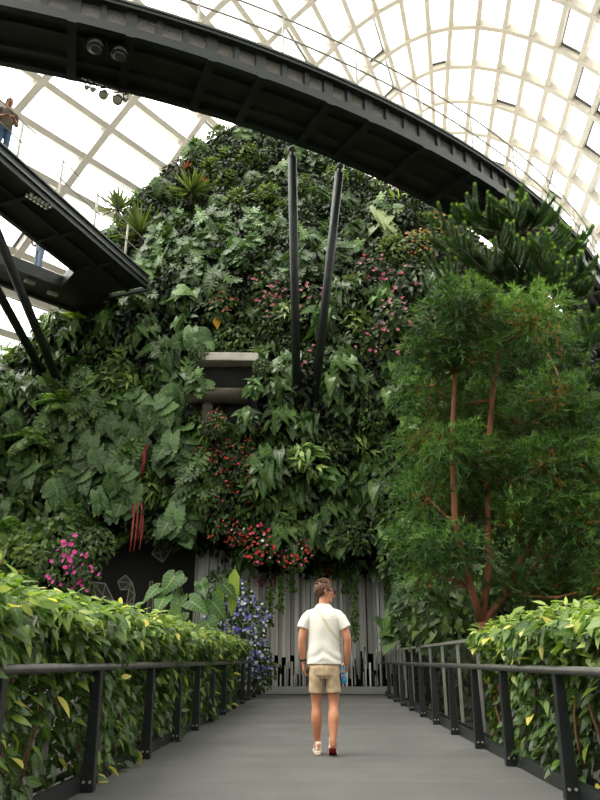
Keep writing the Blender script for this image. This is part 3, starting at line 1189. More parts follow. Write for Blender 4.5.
# ================================================================== hedges
def hedge(xi, width, y0, y1, H, lab, sg, seed):
    rg = np.random.default_rng(seed)
    h = empty('hedge', (xi + sg * width / 2, (y0 + y1) / 2, 0))
    tag(h, lab, 'hedge')
    hi = Matrix.Translation(-h.location)
    Ly = y1 - y0

    def wob(y, z):
        return 0.10 * np.sin(y * 2.3 + z * 1.7 + seed) + 0.06 * np.sin(y * 5.1 - z * 3 + seed * 2)
    lf = Leaves()
    # side towards the walkway
    n = int(Ly * 580)
    y = y0 + rg.random(n) * Ly
    z = H * (1 - rg.random(n) ** 1.25 * 0.97)
    keep = (z > .5) | (rg.random(n) < .72)
    gap = np.sin(y * 1.9 + 1.0) * np.sin(y * .77 + z * 2.2)
    keep &= (z > .95) | (gap < .45) | (rg.random(n) < .3)
    y, z = y[keep], z[keep]
    n = len(y)
    bulge = np.where(z > .92, .18, .02) * np.sin(np.clip((z - .92) / .5, 0, 1) * 2.6) + wob(y, z) * .8
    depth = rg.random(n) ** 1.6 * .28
    x = xi + sg * (depth - bulge)
    D = np.stack([-sg * (.35 + .7 * rg.random(n)), -.15 + rg.normal(0, .75, n), -.5 + rg.normal(0, .42, n)], -1)
    Nn = np.stack([-sg * .6 + rg.normal(0, .4, n), -.3 + rg.normal(0, .4, n), .85 + rg.normal(0, .3, n)], -1)
    S = rg.uniform(.09, .16, n)
    lf.add('oval5', np.stack([x, y, z], -1), D, Nn, S, np.clip(rg.normal(.42, .28, n) + (z - .8) * .25 - depth * 1.5, 0, .96) , rg.uniform(.8, 1.05, n))  # tint darkens inward: shade of the gaps put into leaf colour
    m = int(n * .012)
    k = rg.integers(0, n, m)
    lf.add('oval', np.stack([x, y, z], -1)[k] + np.array([-sg * .05, 0, 0]), D[k], Nn[k], S[k] * 1.1, 1.0)
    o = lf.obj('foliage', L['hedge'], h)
    o.matrix_parent_inverse = hi
    # crown, sun highlight put into the paler yellow-green leaf colour
    lf = Leaves()
    n = int(Ly * width * 900)
    y = y0 + rg.random(n) * Ly
    u = rg.random(n)
    x = xi + sg * (u * width - .12 - wob(y, H) * .5 * (u < .4))
    z = H + .06 * np.sin(y * 3.1) + .05 * np.sin(y * 7.3 + x * 9) + rg.normal(0, .05, n) - .10 * (1 - u) ** 4 + .05 * u
    a = rg.random(n) * 2 * np.pi
    D = np.stack([np.cos(a) * .8 - sg * .35, np.sin(a) * .8 - .2, rg.normal(.05, .35, n)], -1)
    Nn = np.stack([-sg * .3 + rg.normal(0, .3, n), -.3 + rg.normal(0, .3, n), 1 + 0 * u], -1)
    lf.add('oval', np.stack([x, y, z], -1), D, Nn, rg.uniform(.08, .15, n), np.clip(rg.normal(.5, .25, n), 0, .99))
    # loose sprigs standing above the top
    m = int(Ly * 9)
    sy, su = y0 + rg.random(m) * Ly, rg.random(m)
    for q in range(6):
        lf.add('oval', np.stack([xi + sg * su * width, sy, H + .03 + q * .025 + 0 * su], -1), np.stack([np.cos(q * 2.4 + sy * 9), np.sin(q * 2.4 + sy * 9), .35 + 0 * su], -1), (0, -.3, 1), rg.uniform(.08, .13, m), np.clip(rg.normal(.62, .2, m), 0, .99))
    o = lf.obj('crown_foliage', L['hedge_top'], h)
    o.matrix_parent_inverse = hi
    o['label'] = 'pale yellow-green crown leaves with sun highlight in their colour'
    # hidden far side and core so the hedge stays solid from any side
    lf = Leaves()
    n = int(Ly * 260)
    y = y0 + rg.random(n) * Ly
    z = .1 + rg.random(n) * (H - .1)
    lf.add('oval', np.stack([xi + sg * (.15 + rg.random(n) * (width - .15)), y, z], -1), rg.normal(0, 1, (n, 3)) + np.array([sg * .6, 0, -.6]), rg.normal(0, .4, (n, 3)) + np.array([-sg * .6, 0, .6]), rg.uniform(.12, .2, n), rg.random(n) * .12)  # darkest tints stand in for the shade inside the hedge
    # end faces
    for ye, dy in ((y0, -1), (y1, 1)):
        n = int(width * H * 420)
        lf.add('oval', np.stack([xi + sg * rg.random(n) * width, ye + rg.normal(0, .07, n), .15 + rg.random(n) * (H - .12)], -1), rg.normal(0, .4, (n, 3)) + np.array([-sg * .2, dy * .5, -.7]), rg.normal(0, .3, (n, 3)) + np.array([-sg * .3, dy * .8, .6]), rg.uniform(.09, .15, n), np.clip(rg.normal(.5, .2, n), 0, .9))
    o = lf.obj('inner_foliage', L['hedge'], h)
    o.matrix_parent_inverse = hi
    # woody stems twisting through the netting
    rv = random.Random(seed)
    for k in range(int(Ly * 3.2)):
        y_ = y0 + rv.random() * Ly
        xx = xi + sg * (.02 + rv.random() * .2)
        pts = []
        dy = rv.uniform(-.5, .5)
        ph = rv.random() * 6
        for i in range(9):
            t = i / 8
            pts.append((xx + sg * .05 * math.sin(t * 7 + ph), y_ + dy * t + .06 * math.sin(t * 9 + ph), .02 + t * (H - .15)))
        g = Geo()
        g.tube(pts, [.016 - .008 * i / 8 for i in range(9)], 6)
        o = g.obj('stem', M['twig'], h, True)
        o.matrix_parent_inverse = hi
    return h


hedge(-1.83, .88, 1.2, 17.0, 1.265, 'long leafy green climber hedge with pale top growing over the left fence', -1, 11)
hedge(1.9, .93, 1.2, 8.65, 1.2, 'shorter leafy climber hedge spilling over the right railing at the front right', 1, 23)

# ================================================================== grey fin screen and sill at the end of the walkway
fs_ = empty('fin_screen', (-.8, 22.4, 0))
tag(fs_, 'screen of tall grey vertical metal fins closing the end of the walkway behind the man', 'screen')
fi = Matrix.Translation(-fs_.location)
rv = random.Random(5)
x = -3.95
k = 0
while x < 2.45:
    wd_ = rv.uniform(.08, .15)
    z0 = rv.choice([.35, .5, .6, .75, .9, 1.1]) + rv.uniform(-.1, .1)
    if x < -1.5:
        z0 = .1
    yy = 22.35 + rv.uniform(-.08, .08)
    g = Geo()
    g.box((x + wd_ / 2, yy, (z0 + 4.9) / 2), (wd_ * .93, rv.uniform(.05, .16), 4.9 - z0), rv.uniform(-.3, .3))
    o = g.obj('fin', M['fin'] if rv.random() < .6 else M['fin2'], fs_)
    o.matrix_parent_inverse = fi
    x += wd_ + (rv.uniform(0, .012))
    k += 1
for k in range(42):
    x = -1.6 + 3.7 * (k + rv.uniform(.1, .9)) / 42
    h = rv.uniform(.45, 1.25)
    g = Geo()
    wd_ = rv.uniform(.035, .075)
    g.box((x, 21.95 + rv.uniform(-.12, .2), h / 2 + .05), (wd_, wd_, h), rv.uniform(-.6, .6))
    o = g.obj('rod', M['mirror'] if rv.random() < .55 else M['fin2'], fs_)
    o.matrix_parent_inverse = fi
g = Geo()
g.box((.2, 21.62, .11), (3.75, .28, .2))
o = g.obj('sill', M['sill'], bevel=.015)
tag(o, 'low pale grey sill across the far end of the walkway', 'sill')

# ================================================================== line drawings on the dark cave wall
wn = V((-math.sin(mural_rz), math.cos(mural_rz), 0))
if wn.y > 0:
    wn = -wn
wp = V((mid.x, mid.y, 0)) + wn * .08


def on_wall(px, py):
    o = V((0, 0, CAMZ))
    d = V(ray(px, py))
    return o + d * ((wp - o).dot(wn) / d.dot(wn))


def cz(p):
    return (80 + p[0] * .35, 480 + p[1] * .35)


draw = [
    ('faceted white leaf outline high on the dark cave wall', [(205, 212), (225, 175), (265, 155), (262, 198), (236, 235)], (228, 208)),
    ('faceted white shape low at the left end of the dark cave wall', [(35, 292), (72, 296), (96, 345), (50, 352)], (66, 330)),
    ('hooked white faceted outline in the middle of the dark cave wall', [(108, 290), (130, 272), (150, 295), (157, 330), (150, 362), (132, 358), (140, 312), (116, 314)], None),
    ('narrow white upright outline on the dark cave wall', [(190, 385), (200, 290), (208, 290), (207, 385)], None),
    ('white zigzag outline beside the big heart leaves on the dark cave wall', [(240, 330), (262, 285), (256, 318), (271, 308), (244, 362)], None)]
for lab, pts, hub in draw:
    q = [on_wall(*cz(p)) for p in pts]
    ce = sum(q, V()) / len(q)
    t = empty('wall_drawing', ce)
    tag(t, lab, 'wall drawing', 'line drawings on the dark cave wall')
    q = [p - ce for p in q]
    g = Geo()
    if hub or len(pts) > 5 or 'narrow' in lab:
        g.add([p + wn * .012 for p in q], [tuple(range(len(q)))])
        g.obj('fill', M['mural_fill'], t)
    g = Geo()
    for i in range(len(q)):
        a, b = q[i] + wn * .016, q[(i + 1) % len(q)] + wn * .016
        g.beam([a, b], tuple(wn), .035, .012)
    hubp = (on_wall(*cz(hub)) - ce) if hub else None
    if hub:
        for p in q:
            g.beam([hubp + wn * .016, p + wn * .016], tuple(wn), .025, .01)
    elif len(q) > 6:
        for a, b in ((0, 2), (7, 2), (6, 2), (6, 3), (5, 3)):
            g.beam([q[a] + wn * .016, q[b] + wn * .016], tuple(wn), .025, .01)
    g.obj('outline', M['line_white'], t)

# ================================================================== concrete ledge in the planting
p, n = hit(231, 371)
le = empty('concrete_ledge', p)
tag(le, 'pale concrete ledge over a round beam, set into the planting left of the struts', 'ledge')
li = Matrix.Translation(-le.location)
sc = (PY(262, 362, p.y) - PY(200, 362, p.y)).length
g = Geo()
g.box((p.x, p.y - .35, p.z), (sc * .92, 1.6, .27), .06)
o = g.obj('slab', M['concrete'], le, bevel=.03)
o.matrix_parent_inverse = li
q = PY(222, 397, p.y - .9)
g = Geo()
g.tube([(q.x - sc * .5, q.y - .1, q.z + .03), (q.x + sc * .38, q.y - .05, q.z)], .24, 20)
o = g.obj('round_beam', M['concrete_dark'], le, True)
o.matrix_parent_inverse = li
q2 = PY(207, 412, p.y - .98)
g = Geo()
g.tube([(q2.x, q2.y + .1, q2.z - .7), (q2.x, q2.y + .1, q2.z + .5)], .17, 18)
o = g.obj('pier', M['concrete_dark'], le, True)
o.matrix_parent_inverse = li
g = Geo()
q3 = PY(222, 394, p.y - .5)
g.box((q3.x, p.y - .4, q3.z), (sc * 1.1, .5, 1.9))
o = g.obj('recess_shade_panel', M['cave'], le)  # dark panel added to stand in for the shaded hollow under the slab
o.matrix_parent_inverse = li
ledge_y = p.y


# ================================================================== people
def remesh(g, name, voxel, it=3, fac=.5):
    me = g.mesh(name)
    o = link(name, me)
    m = o.modifiers.new('r', 'REMESH')
    m.mode = 'VOXEL'
    m.voxel_size = voxel
    s = o.modifiers.new('s', 'SMOOTH')
    s.iterations = it
    s.factor = fac
    dg = bpy.context.evaluated_depsgraph_get()
    me2 = bpy.data.meshes.new_from_object(o.evaluated_get(dg))
    bpy.data.objects.remove(o)
    bpy.data.meshes.remove(me)
    me2.polygons.foreach_set('use_smooth', [True] * len(me2.polygons))
    me2.name = name
    return me2


def spline(pts, rad, k=4):
    """Catmull-Rom refinement of a limb path and its radii"""
    pts = [V(p) for p in pts]
    rr = [V((r[0], r[1], 0)) if hasattr(r, '__len__') else V((r, r, 0)) for r in rad]

    def cr(a, b, c_, d, t):
        return .5 * ((2 * b) + (c_ - a) * t + (2 * a - 5 * b + 4 * c_ - d) * t * t + (3 * b - a - 3 * c_ + d) * t ** 3)
    P_, R_ = [], []
    n = len(pts)
    for i in range(n - 1):
        ix = (max(0, i - 1), i, i + 1, min(n - 1, i + 2))
        for j in range(k):
            P_.append(cr(*[pts[q] for q in ix], j / k))
            R_.append(cr(*[rr[q] for q in ix], j / k))
    P_.append(pts[-1])
    R_.append(rr[-1])
    return P_, [(r.x, r.y) for r in R_]


def wrinkle(me, fn):
    for v in me.vertices:
        v.co += v.normal * fn(v.co)


def hand(g, wrist, d, pn, th, curl, k=1.0, spread=.06):
    """palm + five separate fingers. d = palm direction, pn = palm normal (side the fingers close to), th = thumb side"""
    d, pn, th = V(d).normalized(), V(pn).normalized(), V(th).normalized()
    th = (th - d * th.dot(d) - pn * th.dot(pn)).normalized()
    w = V(wrist)
    g.tube([w - d * .03, w, w + d * .03 * k, w + d * .065 * k, w + d * .092 * k], [(.026, .02), (.027, .019), (.036, .017), (.041, .015), (.038, .012)], 12, side=th)
    for i, (off, ln) in enumerate(((.03, .074), (.010, .082), (-.010, .076), (-.029, .060))):
        base = w + d * (.086 - .004 * abs(i - 1.3)) * k + th * off * k
        dr = (d + th * (off * spread / .03)).normalized()
        pts = [base - dr * .018, base]
        cur = dr
        p = base
        for s, f in enumerate((.45, .31, .24)):
            ang = curl[s] * (1 + .10 * i)
            R = Matrix.Rotation(ang, 3, cur.cross(pn).normalized())
            cur = (R @ cur).normalized()
            p = p + cur * ln * f * k
            pts.append(p)
        r = .0088 if i < 3 else .0076
        g.tube(pts, [r * 1.05, r * 1.05, r, r * .93, r * .75], 8, side=pn.cross(dr))
    base = w + d * .022 * k + th * .026 * k + pn * .006
    dr = (d * .72 + th * .62 + pn * .35).normalized()
    p1 = base + dr * .038 * k
    dr2 = (d * .85 + th * .15 + pn * .5).normalized()
    p2 = p1 + dr2 * .03 * k
    p3 = p2 + (dr2 + pn * .3).normalized() * .024 * k
    g.tube([base - dr * .012, base, p1, p2, p3], [.014, .0135, .0105, .0098, .0075], 8)


def head(g, c, yaw, pitch=0.0, k=1.0):
    """one head with neck socket, nose, brow, chin, mouth and ears, facing +Y before yaw"""
    R = Matrix.Rotation(yaw, 3, 'Z') @ Matrix.Rotation(pitch, 3, 'X')
    c = V(c)
    T_ = lambda x, y, z: c + R @ V((x * k, y * k, z * k))
    B = lambda x, y, z, r: g.ball(T_(x, y, z), [q * k for q in r], R, 18, 12)
    B(0, -.012, .03, (.074, .095, .085))
    B(0, .025, -.03, (.060, .066, .075))
    B(0, .055, -.085, (.034, .034, .026))
    B(0, .020, -.075, (.052, .060, .036))
    B(0, .086, .012, (.05, .014, .013))
    B(0, .088, -.052, (.024, .013, .016))
    g.tube([T_(0, .084, .012), T_(0, .102, -.012), T_(0, .116, -.030), T_(0, .098, -.040)], [.009 * k, .012 * k, .015 * k, .011 * k], 10)
    for s in (-1, 1):
        B(s * .013, .098, -.035, (.008, .009, .007))
        B(s * .035, .072, -.02, (.026, .02, .022))
        g.ball(T_(s * .076, -.012, -.005), (.010 * k, .020 * k, .033 * k), R @ Matrix.Rotation(s * .25, 3, 'Z'), 12, 8)
    return R, T_


def hair_cap(c, R, k, seed, mat, parent, full=1.0):
    vs, fs = [], []
    nu, nv_ = 44, 26
    keep = {}
    for i in range(nv_ + 1):
        th = math.pi * i / nv_
        for j in range(nu):
            a = 2 * math.pi * j / nu
            d = V((math.sin(th) * math.cos(a), math.sin(th) * math.sin(a), math.cos(th)))
            nz = noise.noise(V((d.x * 7, d.y * 7, d.z * 5 + seed))) * .008 + noise.noise(V((d.x * 18, d.y * 18, d.z * 9 + seed))) * .005
            r = V((.082 + nz, .105 + nz, .097 + nz * 1.4))
            p = V((d.x * r.x, d.y * r.y - .012, d.z * r.z + .032))
            if d.z > .3:
                p.z += .014 * max(0, d.y + .5) * d.z
            # hairline: forehead at front, above the ears at the sides, nape at the back
            lim = .060 if p.y > .055 else (.012 if p.y > -.03 else -.078)
            if -.03 < p.y <= .02:
                lim = .002
            ok = p.z > lim
            if not ok:
                p = V((d.x * .06, d.y * .075 - .012, d.z * .07 + .032))
            vs.append(c + R @ (p * k))
            keep[i, j] = ok
    for i in range(nv_):
        for j in range(nu):
            q = [(i, j), (i + 1, j), (i + 1, (j + 1) % nu), (i, (j + 1) % nu)]
            if any(keep[z] for z in q):
                fs.append(tuple(z[0] * nu + z[1] for z in q))
    g = Geo()
    g.add(vs, fs)
    rv = random.Random(seed)
    for _ in range(320):
        a, th = rv.uniform(0, 6.28), rv.uniform(0, 1.95)
        if th > 1.15 and math.sin(a) > -.1:
            continue
        d = V((math.sin(th) * math.cos(a), math.sin(th) * math.sin(a), math.cos(th)))
        p = V((d.x * .079, d.y * .101 - .012, d.z * .095 + .032))
        tdir = (V((.3 * d.x, -.6 + .5 * rv.random(), .25 if th < 1 else -.9)) + d * (.7 if th < 1 else .25)).normalized()
        g.tube([c + R @ (p * k), c + R @ ((p + tdir * .018) * k), c + R @ ((p + tdir * .03 + V((0, .01, -.004))) * k)], [.006 * k, .005 * k, .002 * k], 5)
    return g.obj('hair', mat, parent, True)


def shoe(parent, pos, rz, pitch, side):
    """trainer; origin at the ball of the foot on the ground, toe to +Y"""
    sh = empty('shoe', pos)
    sh.rotation_euler = (-pitch, 0, rz)
    sh.parent = parent
    g = Geo()
    ys = [-.205, -.19, -.15, -.09, -.03, .03, .075, .098, .105]
    hw = [.018, .031, .036, .036, .042, .046, .04, .026, .010]
    hh = [.055, .075, .085, .082, .066, .054, .042, .030, .018]
    vs, fs = [], []
    for y, a, h in zip(ys, hw, hh):
        for q in range(12):
            t = 2 * math.pi * q / 12
            z = math.sin(t)
            vs.append((a * math.cos(t) * (1 if z < .2 else .82), y, .022 + max(0, h * (.5 + .5 * z))))
    for i in range(len(ys) - 1):
        for q in range(12):
            fs.append((i * 12 + q, i * 12 + (q + 1) % 12, (i + 1) * 12 + (q + 1) % 12, (i + 1) * 12 + q))
    fs += [tuple(range(11, -1, -1)), tuple((len(ys) - 1) * 12 + q for q in range(12))]
    g.add(vs, fs)
    g.tube([(0, -.155, .06), (0, -.152, .105), (0, -.15, .118)], [(.037, .046), (.036, .046), (.034, .043)], 16, side=(1, 0, 0))
    g.obj('upper', M['shoe'], sh, True)
    g = Geo()
    out = []
    for y, a in zip([-.212, -.19, -.14, -.08, -.02, .04, .085, .11], [.016, .036, .041, .039, .045, .05, .043, .018]):
        out.append((a, y))
    ring = out + [(-a, y) for a, y in reversed(out)]
    n_ = len(ring)
    g.add([(a, y, .0 + (.012 if y > .08 else 0)) for a, y in ring] + [(a * 1.03, y, .034) for a, y in ring], [tuple(range(n_ - 1, -1, -1)), tuple(range(n_, 2 * n_))] + [(i, (i + 1) % n_, n_ + (i + 1) % n_, n_ + i) for i in range(n_)])
    g.obj('midsole', M['shoe'], sh, bevel=.004)
    g = Geo()
    g.add([(a * .93, y * .97, -.007 + (.012 if y > .08 else 0)) for a, y in ring] + [(a * .96, y * .98, .004 + (.012 if y > .08 else 0)) for a, y in ring], [tuple(range(n_ - 1, -1, -1)), tuple(range(n_, 2 * n_))] + [(i, (i + 1) % n_, n_ + (i + 1) % n_, n_ + i) for i in range(n_)])
    o = g.obj('outsole', M['sole_red'], sh)
    o['label'] = 'red outsole'
    g = Geo()
    g.box((0, -.2, .075), (.026, .012, .06))
    for s in (-1, 1):
        g.beam([(s * .037, -.15, .05), (s * .043, -.06, .075), (s * .042, .0, .05)], (s, 0, 0), .022, .004)
    o = g.obj('trim', M['shoe_tan'], sh, bevel=.004)
    o['label'] = 'salmon heel tab and side stripes'
    g = Geo()
    for q in range(4):
        g.tube([(-.022, -.075 + q * .025, .1 - q * .013), (.022, -.07 + q * .025, .1 - q * .013)], .004, 6)
    g.obj('laces', M['shirt'], sh, True)
    return sh


man = empty('person', (0.045, 7.98, 0), 0, .97)
tag(man, 'man in white t-shirt, khaki shorts and trainers on the walkway, head turned right', 'person')
LW, RW = V((-.232, .045, .925)), V((.246, .05, .91))
g = Geo()
# torso, neck
g.tube([(0, 0, .80), (0, 0, .9), (0, .0, 1.05), (0, 0, 1.2), (0, 0, 1.34), (0, -.005, 1.44), (0, -.005, 1.5), (0, .0, 1.53)],
       [(.12, .085), (.14, .09), (.14, .09), (.145, .09), (.15, .09), (.12, .07), (.07, .055), (.06, .056)], 24, side=(1, 0, 0))
g.tube([(0, -.005, 1.46), (.0, .0, 1.53), (.008, .01, 1.6), (.01, .012, 1.66)], [(.075, .06), (.06, .06), (.056, .06), (.055, .06)], 20, side=(1, 0, 0))
HC = V((.012, .012, 1.672))
HR, HT = head(g, HC, -1.25, 0.02, 1.04)
# arms: upper arm, forearm with elbow
g.tube(*spline([(-.12, 0, 1.40), (-.17, -.005, 1.375), (-.212, -.012, 1.29), (-.242, -.02, 1.19), (-.246, -.015, 1.13), (-.245, .0, 1.07), (-.238, .025, 1.0), tuple(LW)],
       [.045, .05, .05, .045, .041, .043, .036, .0265]), 16)
g.tube(*spline([(.12, 0, 1.40), (.17, -.005, 1.375), (.220, -.012, 1.29), (.252, -.025, 1.19), (.258, -.018, 1.13), (.257, .0, 1.06), (.252, .025, .99), tuple(RW)],
       [.045, .05, .05, .045, .041, .043, .036, .0265]), 16)
hand(g, LW, (.06, .12, -1), (1, .1, 0), (0, 1, .1), (.28, .38, .3))
RD = V((-.02, .62, -.78)).normalized()
hand(g, RW, RD, (-1, -.02, 0), (0, .78, .62), (.72, .95, .75))
# legs
LA, RA = V((-.083, .10, .10)), V((.082, -.10, .15))
g.tube(*spline([(-.07, .0, .82), (-.085, .012, .72), (-.088, .035, .6), (-.088, .045, .52), (-.088, .04, .46), (-.089, .036, .37), (-.088, .056, .26), (-.085, .085, .16), tuple(LA), (-.083, .10, .05)],
       [.078, .073, .064, .055, .052, .059, .050, .037, .035, .034]), 18)
g.tube(*spline([(.07, .0, .82), (.088, .0, .72), (.094, .005, .6), (.095, .0, .52), (.094, -.018, .46), (.092, -.048, .38), (.089, -.062, .29), (.085, -.088, .2), tuple(RA), (.082, -.10, .10)],
       [.078, .073, .064, .055, .052, .059, .052, .038, .035, .034]), 18)
body = link('body', remesh(g, 'body', .0042, 4, .5), M['skin'], man)
hair_cap(HC, HR, 1.04, 4, M['hair'], man)
# face details
g = Geo()
g.tube([HT(-.02, .094, -.058), HT(0, .103, -.056), HT(.02, .094, -.058)], .0045, 6)
g.obj('lips', M['lip'], man, True)
for s in (-1, 1):
    g = Geo()
    g.ball(HT(s * .03, .082, -.004), .011)
    g.obj('eye', M['shirt'], man, True)
    g = Geo()
    g.tube([HT(s * .014, .099, .024), HT(s * .034, .096, .03), HT(s * .05, .083, .024)], [.004, .005, .003], 6)
    g.obj('eyebrow', M['hair'], man, True)
g = Geo()
for s in (-1, 1):
    g.tube([HT(s * .009, .105, .004), HT(s * .012, .109, .004), HT(s * .062, .085, .006)], .0025, 6)
    g.ball(HT(s * .034, .108, -.004), (.032, .012, .024), HR @ Matrix.Rotation(-s * .22, 3, 'Z'))
    g.tube([HT(s * .062, .096, .008), HT(s * .081, .04, .008), HT(s * .084, -.01, .01), HT(s * .082, -.03, -.012)], .0055, 6)
g.obj('sunglasses', M['black'], man, True)
# t-shirt
g = Geo()
g.tube([(0, .0, .905), (0, 0, .96), (0, 0, 1.06), (0, 0, 1.18), (0, 0, 1.3), (0, -.002, 1.38), (0, -.004, 1.43), (0, -.004, 1.47), (0, 0, 1.505), (0, .004, 1.535)],
       [(.194, .132), (.19, .13), (.18, .122), (.18, .12), (.184, .122), (.19, .118), (.175, .104), (.135, .088), (.098, .076), (.074, .07)], 32, side=(1, 0, 0))
for s, ex in ((-1, -.238), (1, .246)):
    g.tube([(s * .10, 0, 1.445), (s * .155, -.002, 1.425), (s * .19, -.006, 1.38), (s * .215, -.010, 1.33), (ex * .985, -.014, 1.278)], [(.05, .05), (.066, .06), (.072, .066), (.073, .066), (.074, .066)], 20, side=(0, 1, 0))
me = remesh(g, 't_shirt', .006, 5, .5)


def shirt_fold(p):
    lo = max(0, 1 - (p.z - .9) / .28)
    f = math.sin(p.z * 46 + abs(p.x + .02) * 34 + 2.2 * noise.noise(p * 6)) * .009 * lo * min(1, max(0, (p.z - .915) / .05))
    f += noise.noise(V((p.x * 9, p.y * 9, p.z * 5))) * .006
    f += math.sin((p.x + .25 * p.z) * 38) * .0018 * (1 if 1.05 < p.z < 1.4 else 0)
    return f


wrinkle(me, shirt_fold)
link('t_shirt', me, M['shirt'], man)
# shorts
g = Geo()
g.tube([(0, 0, .965), (0, 0, .92), (0, -.004, .86), (0, -.004, .80), (0, 0, .765)], [(.152, .108), (.158, .112), (.168, .126), (.168, .126), (.14, .1)], 30, side=(1, 0, 0))
g.tube([(-.082, .0, .84), (-.086, .006, .75), (-.089, .018, .68), (-.09, .026, .622)], [(.084, .11), (.082, .104), (.081, .1), (.084, .102)], 24, side=(1, 0, 0))
g.tube([(.082, .0, .84), (.088, .0, .75), (.092, .004, .68), (.094, .004, .618)], [(.084, .11), (.082, .104), (.081, .1), (.084, .102)], 24, side=(1, 0, 0))
me = remesh(g, 'shorts', .006, 4, .5)
wrinkle(me, lambda p: noise.noise(V((p.x * 14, p.y * 8, p.z * 12))) * .005 + math.sin(p.z * 60 + p.x * 50) * .0018 - (.006 if abs(p.x) < .006 and p.y < 0 else 0))
sho = link('shorts', me, M['shorts'], man)
for s in (-1, 1):
    g = Geo()
    g.beam([(s * .045, -.128, .872), (s * .085, -.124, .868), (s * .12, -.108, .86)], (0, -1, 0), .006, .012)
    g.obj('pocket_welt', M['shorts'], sho)
shoe(man, (-.083, .235, .007), .06, 0.0, -1)
shoe(man, (.082, .085 - .01, .007), -.05, .42, 1)
g = Geo()
c_ = LW + V((-.001, -.006, .025))
g.tube([c_ - V((-.001, .004, .018)), c_ + V((-.001, .004, .018))], [.034, .034], 16)
g.ball(c_ + V((-.031, 0, 0)), (.008, .019, .019))
g.obj('wristwatch', M['black'], man, True)
# strap across the back (bag itself hangs in front, out of sight)
bs = empty('shoulder_bag', man.location, 0, .97)
tag(bs, 'beige webbing strap of a crossbody bag over the back of the man', 'bag')
pts = []
sv = BVHTree.FromPolygons([v.co for v in bpy.data.objects['t_shirt'].data.vertices], [p.vertices[:] for p in bpy.data.objects['t_shirt'].data.polygons])
A0, A1 = V((-.085, 0, 1.52)), V((.178, 0, 1.13))
loop = []
for i in range(15):
    q = A0.lerp(A1, i / 14) + V((-.012 * math.sin(math.pi * i / 14), 0, -.01 * math.sin(math.pi * i / 14)))
    p_, n_, _, _ = sv.ray_cast(q + V((0, -.5, 0)), V((0, 1, 0)))
    if p_:
        loop.append((p_, n_))
g = Geo()
g.beam([p_ - n_ * .002 for p_, n_ in loop], [tuple(n_) for p_, n_ in loop], .032, .006)
g.obj('strap', M['strap'], bs)
front = []
for i in range(15):
    q = A1.lerp(A0, i / 14)
    p_, n_, _, _ = sv.ray_cast(q + V((0, .5, 0)), V((0, -1, 0)))
    if p_:
        front.append((p_, n_))
g = Geo()
g.beam([p_ - n_ * .002 for p_, n_ in front], [tuple(n_) for p_, n_ in front], .032, .006)
g.obj('front_strap', M['strap'], bs)
# drink bottle held in the right hand
bax = V((0, .38, .92)).normalized()
bt = empty('water_bottle', man.location, 0, .97)
tag(bt, 'small blue drink bottle held in the right hand of the man', 'bottle')
bc = RW + RD * .10 + V((-.029, .02, -.015))
g = Geo()
g.tube([bc - bax * .115, bc - bax * .112, bc - bax * .06, bc + bax * .03, bc + bax * .06, bc + bax * .075], [.024, .03, .031, .031, .022, .014], 20)
g.obj('flask', M['bottle_blue'], bt, True)
g = Geo()
g.tube([bc + bax * .073, bc + bax * .095], [.016, .016], 16)
g.obj('cap', M['shirt'], bt, True)
g = Geo()
g.tube([bc - bax * .07, bc - bax * .03], [.0313, .0313], 20)
g.obj('label_band', M['bluegrey'], bt, True)


def bystander(loc, rz, lab, top, bottom, k=1.0):
    r = empty('person', loc, rz, k)
    tag(r, lab, 'person')
    g = Geo()
    g.tube([(0, 0, .85), (0, 0, 1.0), (0, 0, 1.3), (0, 0, 1.45), (0, 0, 1.52)], [(.15, .1), (.15, .1), (.16, .1), (.12, .08), (.06, .06)], 18, side=(1, 0, 0))
    g.tube([(0, 0, 1.46), (0, .01, 1.66)], [.058, .056], 14)
    c_ = V((0, .012, 1.70))
    R_, T_ = head(g, c_, .2)
    for s in (-1, 1):
        g.tube([(s * .14, 0, 1.43), (s * .2, 0, 1.4), (s * .25, -.02, 1.15), (s * .19, .17, 1.08), (s * .1, .26, 1.1)], [.055, .055, .044, .04, .028], 14)
        hand(g, (s * .1, .26, 1.1), (-s * .6, .75, 0), (0, 0, -1), (-s, .2, 0), (.4, .5, .4))
        g.tube([(s * .08, 0, .86), (s * .09, .01, .5), (s * .09, -.01, .1), (s * .09, 0, .05)], [.085, .058, .04, .036], 14)
        g.tube([(s * .09, -.06, .04), (s * .09, .05, .045), (s * .09, .16, .03)], [(.035, .035), (.042, .035), (.03, .02)], 12, side=(1, 0, 0))
    link('body', remesh(g, 'body', .007, 3), M['skin'], r)
    hair_cap(c_, R_, 1.0, 9, M['hair'], r)
    g = Geo()
    g.tube([(0, 0, .9), (0, 0, 1.1), (0, 0, 1.3), (0, 0, 1.42), (0, 0, 1.5), (0, 0, 1.53)], [(.175, .125), (.17, .12), (.185, .12), (.18, .105), (.11, .08), (.07, .07)], 22, side=(1, 0, 0))
    for s in (-1, 1):
        g.tube([(s * .13, 0, 1.45), (s * .2, 0, 1.4), (s * .25, -.02, 1.17), (s * .215, .1, 1.11)], [.065, .07, .06, .05], 14)
    link('shirt', remesh(g, 'shirt', .01, 3), top, r)
    g = Geo()
    g.tube([(0, 0, .98), (0, 0, .8)], [(.16, .115), (.17, .12)], 18, side=(1, 0, 0))
    for s in (-1, 1):
        g.tube([(s * .08, 0, .86), (s * .09, .01, .5), (s * .09, -.01, .1)], [.095, .075, .062], 14)
    link('trousers', remesh(g, 'trousers', .01, 3), bottom, r)
    return r


